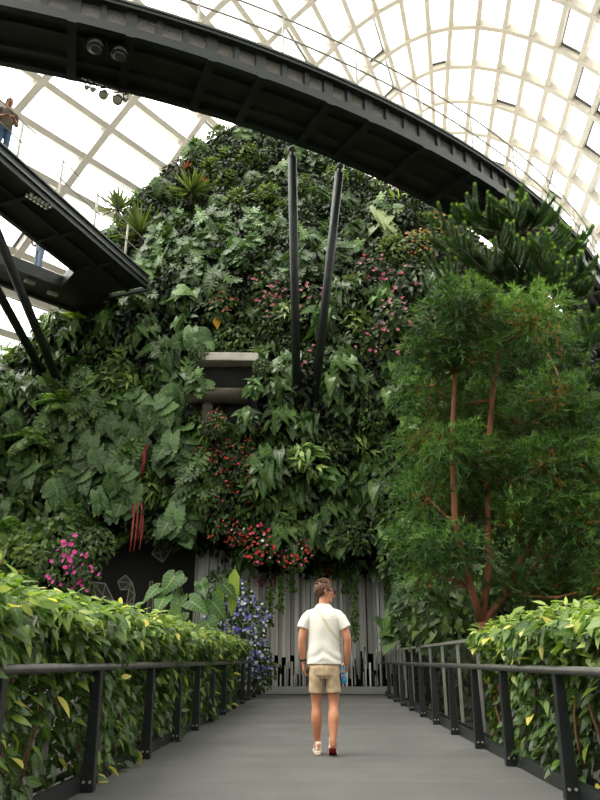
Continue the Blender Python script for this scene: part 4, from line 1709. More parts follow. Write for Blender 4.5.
p = E0 + wd * .45 - ud * .02
p = PZ(9, 163, LZ) + wd * .33
bystander((p.x, p.y, LZ + .2), -2.4, 'visitor in olive top and blue jeans standing at the rail of the upper left bridge', M['olive'], M['denim'])
p = PZ(41, 277, LZ) + wv * .35
bystander((p.x, p.y, LZ + .2), 2.6, 'visitor in clothes hazed to pale blue grey, seen through the slot of the left bridge', M['bluegrey'], M['bluegrey'])  # bluish haze is put into the colour of the clothes

# ================================================================== plants
def wall_cluster(rg, tm, n, R, Lr, down=.65, out=.35, depth=.45, up=.55, W=1.0, jit=.28, flat=1.0, lv=None, tint=None):
    """leaves spilling from a planting pocket in a wall; local -Y points out of the wall"""
    lv = lv or Leaves()
    a = rg.random(n) * 2 * np.pi
    r = np.sqrt(rg.random(n))
    dep = depth * (1 - .7 * r ** 2) * (.35 + .65 * rg.random(n)) + .03
    O = np.stack([R * r * np.cos(a), -dep, R * flat * r * np.sin(a)], -1)
    D = np.stack([np.cos(a) * r * .9, -out * np.ones(n), np.sin(a) * r * .5 - down], -1) + rg.normal(0, jit, (n, 3))
    Nn = np.stack([np.zeros(n), -np.ones(n), up * np.ones(n)], -1) + rg.normal(0, jit, (n, 3))
    S = rg.uniform(Lr[0], Lr[1], n)
    lv.add(tm, O - norm(D) * (S * .45)[:, None], D, Nn, S, tint if tint is not None else np.where(rg.random(n) < .012, 1.0, np.clip(rg.normal(.42, .24, n) + dep * .25, 0, .95)), W)
    return lv, O, D, S


def stalks(O, D, S, R):
    st = Leaves()
    B = O * np.array([.25, .1, .25]) + np.array([0, -.02, 0])
    E = O - norm(D) * (S * .45)[:, None]
    d = E - B
    st.add('stalk', B, d, np.array([0, -1, .3]), np.linalg.norm(d, axis=1), None, 1.3 * .35 / np.maximum(np.linalg.norm(d, axis=1), .15))
    return st


def blossoms(rg, n, R, flat, depth, size, tm='flower', low=0.0):
    fl = Leaves()
    a = rg.random(n) * 2 * np.pi
    r = np.sqrt(rg.random(n))
    O = np.stack([R * r * np.cos(a), -depth * (1.05 - .6 * r ** 2) - .06, R * flat * r * np.sin(a) - low], -1)
    ax = np.array([0, -1, .35]) + rg.normal(0, .3, (n, 3))
    fl.add(tm, O, np.cross(ax, rg.normal(0, 1, (n, 3))), ax, rg.uniform(size * .7, size * 1.2, n))
    return fl


def proto_cluster(name, tm, mat, n, Lr, seed, R=.7, **k):
    rg = np.random.default_rng(seed)
    flowers = k.pop('flowers', None)
    stem = k.pop('stem', True)
    lv, O, D, S = wall_cluster(rg, tm, n, R, Lr, **k)
    parts = [('foliage', lv.mesh('foliage'), L[mat])]
    if stem:
        parts.append(('stem', stalks(O, D, S, R).mesh('stem'), M['stem_green']))
    if flowers:
        pm, fn, fs_, ft = flowers
        parts.append(('blossom', blossoms(rg, fn, R, k.get('flat', 1.0), k.get('depth', .45), fs_, ft).mesh('blossom'), P[pm]))
    return (name, parts)


def proto_rosette(name, tm, mat, n, Lr, seed, up0=.1, W=1.0, trunk=0.0, wall=True):
    rg = np.random.default_rng(seed)
    lv = Leaves()
    a = rg.random(n) * 2 * np.pi
    e = np.arcsin(up0 + (1 - up0) * rg.random(n))
    D = np.stack([np.cos(a) * np.cos(e), np.sin(a) * np.cos(e), np.sin(e)], -1)
    Nn = np.stack([-np.cos(a) * np.sin(e), -np.sin(a) * np.sin(e), np.cos(e)], -1)
    S = rg.uniform(Lr[0], Lr[1], n)
    lv.add(tm, np.array([0, -.15, trunk]) + D * .03, D, Nn, S, None, W)
    parts = [('foliage', lv.mesh('foliage'), L[mat] if mat in L else P[mat])]
    g = Geo()
    g.tube([(0, 0, -.2), (0, -.1, trunk * .5), (0, -.15, trunk + .05)], [.06, .05, .04], 8)
    parts.append(('stem', g.mesh('stem', True), M['bark_dark']))
    return (name, parts)


def proto_fern(name, n, Lr, seed):
    rg = np.random.default_rng(seed)
    st = Leaves()
    parts = []
    for i in range(n):
        lv = Leaves()
        a = rg.uniform(-1.5, 1.5) - math.pi / 2
        e = rg.uniform(-.2, .9)
        ln = rg.uniform(*Lr)
        pts = []
        p = np.array([0, -.1, 0.])
        for s in range(15):
            d = np.array([math.cos(a) * math.cos(e), math.sin(a) * math.cos(e), math.sin(e)])
            pts.append((p.copy(), d.copy()))
            p = p + d * ln / 14
            e -= .11
        for s, (q, d) in enumerate(pts[1:], 1):
            sd = np.cross(d, [0, 0, 1])
            sd /= np.linalg.norm(sd) + 1e-6
            w_ = ln * .26 * math.sin(math.pi * min(.96, .12 + s / 15)) + .02
            for sg in (-1, 1):
                lv.add('lance', q, sd * sg + d * .35 + np.array([0, 0, -.15]), np.cross(sd, d) * 1.0, w_, rg.random(), 1.0)
            st.add('stalk', q - d * ln / 14, d, np.cross(sd, d), ln / 13, None, .5)
            lv.add('stalk', q - d * ln / 14, d, np.cross(sd, d), ln / 12, .5, 1.2)
        parts.append(('frond', lv.mesh('frond'), L['fern']))
    parts.append(('stem', st.mesh('stem'), M['stem_green']))
    return (name, parts)


PROTO = {}


def reg(key, variants, look, cat):
    PROTO[key] = dict(v=variants, look=look, cat=cat, i=0)


def vr(fn, n=3):
    return [fn(100 + 17 * i) for i in range(n)]


reg('ruffled', vr(lambda s: proto_cluster('climbing_philodendron', 'ruffled', 'lobed_grey', 15, (.5, .82), s, R=.62, W=.95, jit=.36), 4), 'big ruffled philodendron', 'plant')
reg('lobed', vr(lambda s: proto_cluster('lobed_philodendron', 'lobed', 'lobed', 24, (.45, .75), s + 1, R=.62), 4), 'deeply lobed green philodendron', 'plant')
reg('massed', vr(lambda s: proto_cluster('massed_philodendron', 'lobed', 'lobed_grey', 40, (.4, .62), s + 2, R=.75, down=.5), 4), 'dense grey-green philodendron', 'plant')
reg('arrow', vr(lambda s: proto_cluster('arrowhead_plant', 'arrow', 'arrow', 26, (.38, .72), s + 3, R=.62, down=.8), 4), 'dark glossy arrow-leaved plant', 'plant')
reg('heart', vr(lambda s: proto_cluster('heart_leaf_plant', 'heart', 'heart', 20, (.3, .55), s + 4, R=.55), 3), 'mid green heart-leaved plant', 'plant')
reg('lance', vr(lambda s: proto_cluster('lance_leaf_shrub', 'lance', 'lance', 60, (.3, .6), s + 5, R=.65, down=.35, out=.5, jit=.45), 3), 'shrub of slim pointed leaves', 'plant')
reg('small', vr(lambda s: proto_cluster('trailing_creeper', 'oval', 'small', 190, (.13, .24), s + 6, R=.68, down=.6, jit=.4, stem=False), 3), 'fine small-leaved creeper', 'creeper')
reg('bush', vr(lambda s: proto_cluster('leafy_bush', 'oval', 'bush', 150, (.16, .3), s + 7, R=.65, down=.1, out=.5, jit=.5, stem=False), 3), 'yellowish green leafy bush', 'bush')
reg('fern', vr(lambda s: proto_fern('fern', 13, (.7, 1.15), s + 8), 3), 'arching feathery fern', 'fern')
reg('spiky', vr(lambda s: proto_rosette('spiky_yucca', 'stiff', 'spiky', 70, (.8, 1.25), s + 9, -.1, 1.0, .45), 2), 'spiky sword-leaved plant', 'plant')
reg('bromeliad', vr(lambda s: proto_rosette('bromeliad', 'strap', 'bromeliad', 26, (.3, .5), s + 10, .2, 1.5, .05), 2), 'rusty red bromeliad', 'bromeliad')
reg('pinkvine', vr(lambda s: proto_cluster('flowering_vine', 'oval', 'small', 150, (.15, .28), s + 11, R=.68, down=.7, jit=.35, stem=False, flowers=('pink', 12, .07, 'cup')), 3), 'leafy pink-flowered vine', 'flowering vine')
reg('redvine', vr(lambda s: proto_cluster('flowering_creeper', 'oval', 'small', 170, (.12, .24), s + 12, R=.65, down=.6, jit=.35, stem=False, flowers=('red', 15, .042, 'flower')), 3), 'red-flowered creeper', 'flowering creeper')
reg('orange', vr(lambda s: proto_cluster('flowering_bush', 'oval', 'bush', 150, (.12, .22), s + 13, R=.7, down=.1, jit=.5, stem=False, flowers=('orange', 60, .05, 'flower')), 2), 'bush speckled with orange flowers', 'bush')
reg('impatiens', vr(lambda s: proto_cluster('impatiens', 'oval', 'small', 210, (.1, .18), s + 14, R=.6, down=.45, jit=.4, stem=False, flowers=('redpink', 42, .052, 'flower')), 3), 'mound thick with red and pink flowers', 'flowers')
reg('bluevine', vr(lambda s: proto_cluster('blue_flower_vine', 'oval', 'small', 260, (.09, .17), s + 15, R=.6, down=.5, jit=.4, stem=False, flowers=('blue', 85, .05, 'flower')), 3), 'trailing mound of violet-blue flowers', 'flowers')
reg('magenta', vr(lambda s: proto_cluster('geranium', 'oval', 'small', 130, (.12, .22), s + 16, R=.5, down=.4, jit=.4, stem=False, flowers=('magenta', 14, .075, 'flower')), 3), 'plant with bright magenta flowers', 'flowers')
reg('bright', vr(lambda s: proto_cluster('young_leaf_plant', 'long', 'bright', 7, (.5, .85), s + 17, R=.3, down=-.3, jit=.35), 2), 'plant with a few bright yellow-green leaves', 'plant')
reg('pale', vr(lambda s: proto_cluster('pale_leaf_plant', 'heart', 'pale', 5, (.75, .95), s + 18, R=.6, down=.9, W=.82, jit=.15), 2), 'plant with very large pale drooping leaves', 'plant')
reg('giant', vr(lambda s: proto_cluster('elephant_ear', 'heart', 'heart', 9, (.55, .8), s + 19, R=.65, down=.6), 3), 'elephant-ear plant with pale-veined leaves', 'plant')
reg('giantdark', vr(lambda s: proto_cluster('elephant_ear', 'heart', 'arrow', 9, (.5, .75), s + 20, R=.6, down=.7), 2), 'dark elephant-ear climber', 'plant')


def build(name, parts, loc, rz, sc):
    r = empty(name, loc, rz, sc)
    for nm, me, mat in parts:
        o = link(nm, me, mat, r)
        if nm == 'blossom':
            o['kind'] = 'stuff'
    return r


def dup_base(rec):
    root, kids = rec
    c = root.copy()
    COL.objects.link(c)
    for k in kids:
        d = k.copy()
        COL.objects.link(d)
        d.parent = c
    return c


def plant(key, loc, rz, sc, label, group=None):
    pr = PROTO[key]
    i = pr['i'] % len(pr['v'])
    pr['i'] += 1
    first = pr.setdefault('made', {})
    if i in first:
        r = dup_base(first[i])
        r.location, r.rotation_euler, r.scale = loc, (0, 0, rz), (sc,) * 3
    else:
        nm, parts = pr['v'][i]
        r = build(nm, parts, loc, rz, sc)
        first[i] = (r, list(r.children))
    for k in ('group',):
        if k in r:
            del r[k]
    tag(r, label, pr['cat'], group)
    return r


def plant_wall(key, px, py, sc, label, group=None, lift=.05, turn=0.0):
    p, n = hit(px, py)
    if p is None:
        p, n = PY(px, py, 26.5), V((0, -1, .2))
    az = math.atan2(n.x, -n.y) * .7 + turn
    return plant(key, p + V((n.x, n.y, 0)) * lift, az, sc, label, group)


# undergrowth over the whole planted face: fine foliage nobody could count
def undergrowth(name, tm, mat, count, Lr, seed, sel):
    rg = np.random.default_rng(seed)
    vv = np.array([tuple(v) for v in MV]).reshape(NZ, nr, 3)
    i = rg.integers(0, NZ - 1, count)
    k = rg.integers(0, NQ - 1, count)
    u, t = rg.random(count)[:, None], rg.random(count)[:, None]
    a, b, c_, d = vv[i, k], vv[i, k + 1], vv[i + 1, k + 1], vv[i + 1, k]
    O = (a * (1 - u) + b * u) * (1 - t) + (d * (1 - u) + c_ * u) * t
    n = norm(np.cross(b - a, d - a))
    n[n[:, 1] > 0] *= -1
    # area weighting
    ar = np.linalg.norm(np.cross(b - a, d - a), axis=1)
    keep = rg.random(count) < ar / np.quantile(ar, .93)
    keep &= ~((O[:, 1] > 22.6) & (O[:, 2] < 4.9) & (O[:, 0] > -7.8) & (O[:, 0] < 3.4))
    keep &= sel(O)
    O, n = O[keep], n[keep]
    m = len(O)
    O = O + n * (rg.random(m) * .22)[:, None]
    D = n * .5 + np.array([0, 0, -.7]) + rg.normal(0, .45, (m, 3))
    Nn = n * .9 + np.array([0, 0, .6]) + rg.normal(0, .35, (m, 3))
    lv = Leaves()
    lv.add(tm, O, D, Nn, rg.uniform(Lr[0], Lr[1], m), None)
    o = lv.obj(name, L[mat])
    return o


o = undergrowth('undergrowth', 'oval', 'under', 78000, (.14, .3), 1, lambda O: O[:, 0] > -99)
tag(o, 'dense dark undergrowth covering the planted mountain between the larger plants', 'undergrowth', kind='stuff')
o = undergrowth('creeping_fern', 'lance', 'small', 16000, (.18, .4), 2, lambda O: np.sin(O[:, 0] * 1.3) + np.sin(O[:, 2] * 1.1 + 2) > .1)
tag(o, 'patches of fine pointed creeping foliage on the planted mountain', 'undergrowth', kind='stuff')

# ------------------------------------------------------------------ named plants (one by one)
taken = []
HERO = [
    (190, 205, 'spiky', 1.0, 'spiky sword-leaved plant near the top left edge of the mountain, below the sky bridge'),
    (143, 247, 'spiky', 1.05, 'spiky plant beside the rail posts where the left bridge meets the mountain'),
    (118, 222, 'spiky', 1.1, 'dull spiky plant on the skyline just above the left bridge'),
    (383, 232, 'pale', 1.1, 'plant with very large pale drooping leaves right of the slanting strut, under the bridge'),
    (398, 200, 'bright', .95, 'upright yellow-green plant close under the dark sky bridge, above the pale drooping leaves'),
    (436, 236, 'orange', 1.25, 'bush speckled with orange flowers between the sky bridge and the right-hand trees'),
    (418, 250, 'orange', 1.0, 'smaller orange-flecked bush behind the pale drooping leaves'),
    (186, 297, 'giant', .85, 'elephant-ear plant with round pale-veined leaves above the concrete ledge, left side'),
    (78, 318, 'bright', .9, 'bright green upright leaves just under the tip of the left bridge'),
    (66, 405, 'fern', 1.0, 'arching fern hanging just below the feet of the inclined left struts'),
    (36, 440, 'fern', 1.15, 'broad arching fern at the left edge below the inclined struts'),
    (133, 498, 'ruffled', 1.05, 'lowest big ruffled philodendron with crimson hanging stalks, over the dark cave'),
    (150, 448, 'ruffled', 1.1, 'big ruffled philodendron with thin crimson stalks, higher above the dark cave'),
    (30, 480, 'ruffled', 1.05, 'big ruffled philodendron drooping at the left edge, above the magenta flowers'),
    (260, 545, 'impatiens', 1.0, 'mound of red flowers hanging left above the man, beside the fin screen'),
    (296, 552, 'impatiens', .95, 'mound of pink and red flowers directly above the man'),
    (268, 575, 'impatiens', .8, 'lowest mound of red flowers left of the head of the man'),
    (218, 468, 'redvine', .95, 'creeper with red flowers right of the ruffled philodendrons at mid height'),
    (203, 458, 'redvine', .75, 'red-flowered creeper directly below the concrete ledge'),
    (245, 470, 'redvine', .75, 'red-flowered creeper hanging left of the feet of the tall V struts'),
    (238, 533, 'impatiens', .7, 'sparse red-flowered mound at the upper left of the red flower mounds'),
    (322, 566, 'impatiens', .65, 'small mound of pink flowers just right of the other red flower mounds'),
    (330, 478, 'heart', .9, 'heart-leaved plant with yellow-edged leaves below the feet of the V struts'),
    (218, 330, 'heart', .5, 'small plant with one orange-yellow leaf right above the concrete ledge'),
    (390, 345, 'pinkvine', 1.1, 'pink-flowered vine left of the feathery tree crown'),
    (405, 290, 'pinkvine', 1.2, 'pink-flowered vine under the pale drooping leaves'),
    (310, 305, 'pinkvine', 1.0, 'pink-flowered vine between the two tall V struts'),
    (270, 312, 'pinkvine', .95, 'pink-flowered vine left of the upright strut'),
]
for px, py, key, sc, lab in HERO:
    r = plant_wall(key, px, py, sc, lab)
    taken.append((px, py, 22 * sc))
    if 'crimson' in lab:
        rv = random.Random(px)
        for k in range(4):
            g = Geo()
            x, z = rv.uniform(-.45, .35), rv.uniform(-.5, .1)
            ln = rv.uniform(.8, 1.5)
            g.tube([(x, -.3, z), (x + .03, -.5, z - ln * .3), (x + .02, -.52, z - ln * .7), (x, -.5, z - ln)], [.022, .026, .026, .016], 7)
            g.obj('stalk', M['stem_red'], r, True)['label'] = 'crimson hanging stalk'
    if 'orange-yellow' in lab:
        lv = Leaves()
        lv.add('heart', np.array([[.1, -1.15, .25]]), (0.1, -.2, -1), (0, -1, .3), .8, .2)
        lv.obj('leaf', P['yellow'], r)['label'] = 'orange-yellow leaf'

# ------------------------------------------------------------------ the rest of the planting, pocket by pocket
MARKS = [('the concrete ledge', 230, 362), ('the foot of the V struts', 305, 408), ('the left strut feet', 52, 384), ('the left bridge end', 138, 284),
         ('the mountain top', 240, 135), ('the head of the V struts', 315, 165), ('the spiky plant near the top', 190, 200), ('the pale drooping leaves', 383, 232),
         ('the crimson stalks', 125, 515), ('the red flower mounds', 280, 555), ('the dark cave', 140, 580), ('the feathery tree crown', 440, 400),
         ('the left picture edge', 4, 450), ('the broad fern', 36, 440)]
DIRS = ['right of', 'lower right of', 'below', 'lower left of', 'left of', 'upper left of', 'above', 'upper right of']


def species(px, py, rv):
    def ch(*ws):
        t = sum(w for _, w in ws)
        r = rv.random() * t
        for k, w in ws:
            r -= w
            if r <= 0:
                return k
        return ws[-1][0]
    if py < 205:
        if px < 235:
            return ch(('bush', .3), ('lobed', .25), ('bromeliad', .2), ('small', .15), ('lance', .2))
        if px > 400:
            return ch(('orange', .5), ('bush', .5))
        return ch(('lobed', .5), ('massed', .2), ('bush', .15), ('lance', .1), ('small', .1))
    if px < 150 and py < 300:
        return ch(('lance', .3), ('bush', .4), ('bromeliad', .15), ('lobed', .2))
    if 150 <= px < 345 and py < 292:
        return ch(('massed', .75), ('lobed', .25))
    if px >= 345 and py < 262:
        return ch(('lobed', .4), ('bush', .3), ('small', .2))
    if px >= 250 and py < 370:
        return ch(('pinkvine', .35), ('small', .3), ('arrow', .2), ('lance', .15))
    if px < 190 and py < 400:
        return ch(('lance', .25), ('arrow', .3), ('lobed', .25), ('small', .15), ('heart', .12))
    if px < 200 and py < 525:
        return ch(('ruffled', .62), ('lobed', .2), ('lance', .08), ('heart', .08))
    if 190 <= px < 262 and py < 525:
        return ch(('arrow', .3), ('redvine', .3), ('small', .3), ('lance', .1))
    if px < 200:
        return ch(('small', .5), ('fern', .3), ('heart', .2))
    if px > 385 and py > 430:
        return ch(('heart', .3), ('small', .5), ('arrow', .3))
    return ch(('arrow', .7), ('heart', .1), ('small', .12), ('lance', .1))


rv = random.Random(42)
auto = []
tries = 0
while tries < 9000:
    tries += 1
    px, py = rv.uniform(-18, 452), rv.uniform(126, 605)
    if px > 395 and py > 300:
        if rv.random() < .75 or px > 440:
            continue
    p, n = hit(px, py)
    if p is None or (p.y > 22.4 and p.z < 4.9) or (p.y > 21.5 and p.z < 4):
        continue
    if 192 < px < 262 and 352 < py < 428:
        continue
    if 284 < px < 328 and 372 < py < 424:
        continue
    if n.y > -.05:
        continue
    rad = 21 if py > 200 else 19
    if any((px - a) ** 2 + (py - b) ** 2 < (rad if i >= len(HERO) else rad * .85) ** 2 for i, (a, b, _) in enumerate(taken)):
        continue
    taken.append((px, py, 22))
    auto.append((px, py, species(px, py, rv)))
groups = {}
for px, py, key, sc, lab in ((197, 384, 'lobed', .55, 'lobed philodendron overlapping the left end of the round beam under the ledge'), (254, 388, 'heart', .6, 'heart-leaved plant overlapping the right end of the round beam under the ledge'),
                              (262, 368, 'small', .45, 'creeper tuft covering the right end of the concrete ledge'), (199, 352, 'small', .45, 'creeper tuft covering the left end of the concrete ledge'),
                              (216, 424, 'redvine', .6, 'red-flowered creeper in front of the pier under the ledge'), (246, 420, 'arrow', .6, 'arrow-leaved plant beside the pier under the ledge')):
    plant(key, PY(px, py, ledge_y - 1.15), 0, sc, lab)
for px, py, key in auto:
    best = min(MARKS, key=lambda m: (m[1] - px) ** 2 + (m[2] - py) ** 2)
    a = math.atan2(py - best[2], px - best[1])
    d = DIRS[int(round(a / (math.pi / 4))) % 8]
    groups.setdefault((key, best[0], d), []).append((math.hypot(px - best[1], py - best[2]), px, py))
ORD = ['nearest', 'second nearest', 'third nearest', 'fourth nearest', 'fifth nearest', 'sixth nearest', 'seventh nearest', 'eighth nearest']
n_auto = 0
for (key, mk, d), lst in groups.items():
    lst.sort()
    for j, (_, px, py) in enumerate(lst):
        lab = '%s %s %s' % (PROTO[key]['look'], d, mk)
        if len(lst) > 1:
            lab += ', %s' % ORD[min(j, 7)]
        sc = rv.uniform(.72, 1.02) * (1.0 if py > 230 else .95)
        plant_wall(key, px, py, sc, lab, PROTO[key]['look'] + ' on the mountain', rv.uniform(.0, .15), rv.uniform(-.3, .3))
        n_auto += 1
print('auto plants', n_auto)


# ------------------------------------------------------------------ plants standing at the foot of the mountain
def standing(name, loc, tm, mat, n, Lr, H, spread, seed, label, cat='plant', up=.6, W=1.0, stem_mat='stem_green', face=True):
    rg = np.random.default_rng(seed)
    r = empty(name, loc)
    tag(r, label, cat)
    lv, st = Leaves(), Geo()
    for i in range(n):
        a = rg.random() * 6.283
        h = H * (.45 + .55 * rg.random())
        rr = spread * math.sqrt(rg.random())
        tip = np.array([rr * math.cos(a), rr * math.sin(a) * .6, h])
        d = np.array([math.cos(a) * .7, math.sin(a) * .5 - .35, -up + rg.normal(0, .2)])
        S = rg.uniform(*Lr)
        lv.add(tm, tip, d, np.array([0, -1, .5]) + rg.normal(0, .25, 3), S, rg.random(), W)
        st.tube([(tip[0] * .1, tip[1] * .1, 0), (tip[0] * .35, tip[1] * .35, h * .6), tuple(tip)], [.02, .016, .01], 5)
    lv.obj('foliage', L[mat], r)
    st.obj('stem', M[stem_mat], r, True)
    return r


def at(px, py, y):
    return PY(px, py, y)


q = at(192, 606, 17.5)
standing('elephant_ear', (q.x + .1, 17.5, -.6), 'heart', 'heart', 13, (.42, .62), 3.55, .75, 5, 'tall elephant-ear plant with pale-veined leaves rising behind the far end of the left hedge', up=.55)
q = at(170, 605, 16.8)
standing('elephant_ear', (q.x, 16.8, -.6), 'heart', 'heart', 7, (.42, .6), 3.2, .5, 15, 'shorter elephant-ear plant left of the tall one, in front of the dark cave wall', up=.5)
q = at(230, 570, 17.8)
r = empty('young_banana_leaf', (q.x, 17.8, -.6))
tag(r, 'two upright bright green blades standing beside the red and violet flowers', 'plant')
lv = Leaves()
for dx, S, zz in ((-.22, 1.0, 3.25), (.12, 1.1, 3.65)):
    lv.add('long', np.array([dx, 0, zz]), (-.05 + dx * .2, -.15, -1), (0.1, -1, .1), S, .6, .72)
lv.obj('leaf', L['bright'], r)
g = Geo()
for dx, zz in ((-.22, 3.25), (.12, 3.65)):
    g.tube([(0, 0, 0), (dx * .5, .08, 1.8), (dx, .05, zz + .1), (dx, 0, zz)], [.025, .02, .014, .01], 6)
g.obj('stem', M['stem_green'], r, True)
q = at(46, 578, 17)
standing('elephant_ear', (q.x, 17, -.6), 'heart', 'heart', 5, (.5, .65), 2.9, .4, 8, 'elephant-ear leaves showing just above the left hedge near the left edge', up=.6)
for k, (px, py, y, sc, lab) in enumerate(((78, 552, 17.5, .9, 'magenta-flowered plant at the left end of the dark cave, upper clump'), (66, 572, 16.5, .8, 'magenta-flowered plant just above the left hedge, lower left clump'), (88, 580, 16.8, .7, 'magenta-flowered plant just above the left hedge, right-hand clump'))):
    plant('magenta', at(px, py, y), 0, sc, lab)
for px, py, y, key, sc, lab in (
        (20, 560, 17.5, 'bush', 1.1, 'yellowish leafy bush above the left hedge at the left edge'),
        (50, 545, 18.5, 'small', 1.2, 'fine-leaved creeper left of the magenta flowers, above the hedge'),
        (10, 530, 19, 'fern', 1.1, 'feathery fern at the left edge above the yellowish bush'),
        (95, 548, 19.4, 'small', .9, 'fine-leaved creeper hanging at the left end of the dark cave'),
        (236, 602, 19.6, 'bluevine', .95, 'topmost violet-blue flower mound left of the fin screen'),
        (228, 622, 18.6, 'bluevine', 1.0, 'violet-blue flower mound above the far end of the left hedge'),
        (252, 620, 19.4, 'bluevine', .85, 'violet-blue flower mound beside the fins, second from the top'),
        (249, 645, 19.0, 'bluevine', .85, 'violet-blue flower mound just behind the end of the left railing'),
        (258, 662, 19.6, 'bluevine', .7, 'lowest violet-blue flower mound, next to the sill'),
        (258, 672, 19.9, 'small', .75, 'low dark creeper mound standing at the left end of the sill'),
        (222, 590, 20.2, 'small', .9, 'dark creeper hanging above the violet-blue flower mounds')):
    plant(key, at(px, py, y), 0, sc, lab)
# right-hand foot: dark climbers and shrubs behind the fence
for px, py, y, key, sc, lab in (
        (402, 560, 19.6, 'small', 1.1, 'dark creeper hanging right of the fin screen, under the overhang'),
        (418, 530, 18.9, 'heart', 1.0, 'heart-leaved climber left of the feathery tree at mid height'),
        (405, 605, 19.0, 'giantdark', .9, 'elephant-ear climber right of the fin screen, upper one'),
        (398, 632, 18.6, 'giantdark', .75, 'elephant-ear climber behind the far end of the right fence'),
        (425, 620, 16.5, 'small', 1.15, 'dark small-leaved shrub behind the right fence, left of the tree trunk'),
        (452, 625, 14.5, 'small', 1.2, 'dark small-leaved shrub behind the right fence, close to the tree trunk'),
        (436, 595, 17.0, 'arrow', 1.1, 'dark arrow-leaved plant under the left side of the feathery tree'),
        (500, 610, 15.0, 'small', 1.4, 'dark shrub behind the feathery tree trunk, right side'),
        (555, 595, 15.0, 'small', 1.5, 'dark shrub above the right hedge behind the tree'),
        (590, 560, 16.0, 'lance', 1.5, 'slim-leaved shrub at the right edge behind the feathery tree'),
        (470, 570, 17.0, 'small', 1.5, 'dark creeper mass behind the trunk of the feathery tree'),
        (530, 540, 17.5, 'lance', 1.6, 'dark slim-leaved shrub in the shade behind the tree crown')):
    plant(key, at(px, py, y), 0, sc, lab)
# vines hanging over the fin screen
rv = random.Random(77)
for px, y0_, y1_, lab in ((281, 566, 612, 'pale green hanging vine left of the man in front of the fins'), (270, 585, 625, 'shorter hanging vine beside the blue flowers'), (292, 566, 592, 'short hanging vine just left of the head of the man'),
                          (344, 560, 592, 'short hanging vine right of the head of the man'), (352, 560, 640, 'long thin hanging vine right of the man'), (386, 570, 612, 'hanging vine at the right side of the fin screen'), (318, 556, 575, 'tuft of hanging vine straight above the man')):
    a, b = at(px, y0_, 21.2), at(px + rv.uniform(-2, 2), y1_, 21.2)
    r = empty('hanging_vine', a)
    tag(r, lab, 'vine', 'vines hanging over the fin screen')
    ln = a.z - b.z
    g = Geo()
    g.tube([(0, 0, .4), (.02, 0, -ln * .5), (b.x - a.x, 0, -ln)], [.012, .01, .005], 5)
    g.obj('stem', M['stem_green'], r, True)
    lv = Leaves()
    n_ = int(ln * 70) + 20
    rg = np.random.default_rng(int(px))
    z = -rg.random(n_) * ln
    lv.add('oval', np.stack([.02 + rg.normal(0, .05, n_), rg.normal(0, .05, n_), z], -1), rg.normal(0, .5, (n_, 3)) + np.array([0, -.3, -.8]), rg.normal(0, .3, (n_, 3)) + np.array([0, -1, .3]), rg.uniform(.08, .15, n_))
    lv.obj('foliage', L['fern'], r)


# ================================================================== trees on the right
def tree_root(name, loc, label):
    r = empty(name, loc)
    tag(r, label, 'tree')
    return r, Matrix.Translation(-V(loc))


TB = V((2.85, 12.2, -.6))
tr, ti = tree_root('feathery_tree', TB, 'large feathery fine-leaved tree with red-brown branches on the right behind the fence')
TY = 12.2
g = Geo()
fork = PY(482, 622, TY)
g.tube([TB, (TB + fork) / 2 + V((.03, 0, 0)), fork], [.13, .1, .085], 12)
o = g.obj('trunk', M['trunk'], tr, True)
o.matrix_parent_inverse = ti
leaders = [[(482, 622), (470, 585), (455, 520), (452, 440), (455, 370), (462, 310)],
           [(482, 622), (490, 560), (486, 480), (492, 400), (500, 345), (525, 315)],
           [(482, 622), (505, 595), (530, 540), (545, 470), (552, 420), (560, 385)]]
LP = []
for k, ld in enumerate(leaders):
    pts = [PY(px, py, TY - .05 * i + (k - 1) * .3 * min(1, i / 2)) for i, (px, py) in enumerate(ld)]
    LP.append(pts)
    g = Geo()
    g.tube(pts, [.07, .06, .055, .045, .034, .015], 9)
    o = g.obj('leader', M['trunk'], tr, True)
    o.matrix_parent_inverse = ti
CL = [(460, 302, 24, 28), (444, 328, 28, 30), (478, 310, 26, 30), (505, 322, 28, 34), (534, 318, 34, 36), (430, 356, 28, 28), (468, 356, 34, 32), (545, 348, 28, 30), (512, 372, 34, 34), (412, 388, 18, 18),
      (440, 398, 36, 32), (550, 398, 34, 30), (484, 412, 34, 32), (524, 425, 34, 30), (426, 446, 28, 26), (462, 452, 34, 30), (575, 420, 30, 30), (414, 480, 20, 24), (500, 470, 38, 32), (548, 462, 34, 30), (585, 470, 30, 34),
      (430, 500, 34, 28), (470, 512, 32, 26), (560, 508, 36, 30), (422, 535, 26, 24), (520, 522, 34, 28), (448, 548, 34, 26), (590, 525, 28, 34), (545, 556, 36, 26), (436, 576, 24, 18), (585, 570, 30, 28), (515, 588, 28, 18), (560, 598, 30, 20), (606, 500, 30, 40), (612, 585, 30, 34), (410, 556, 12, 20)]
rg = np.random.default_rng(31)
rv = random.Random(31)
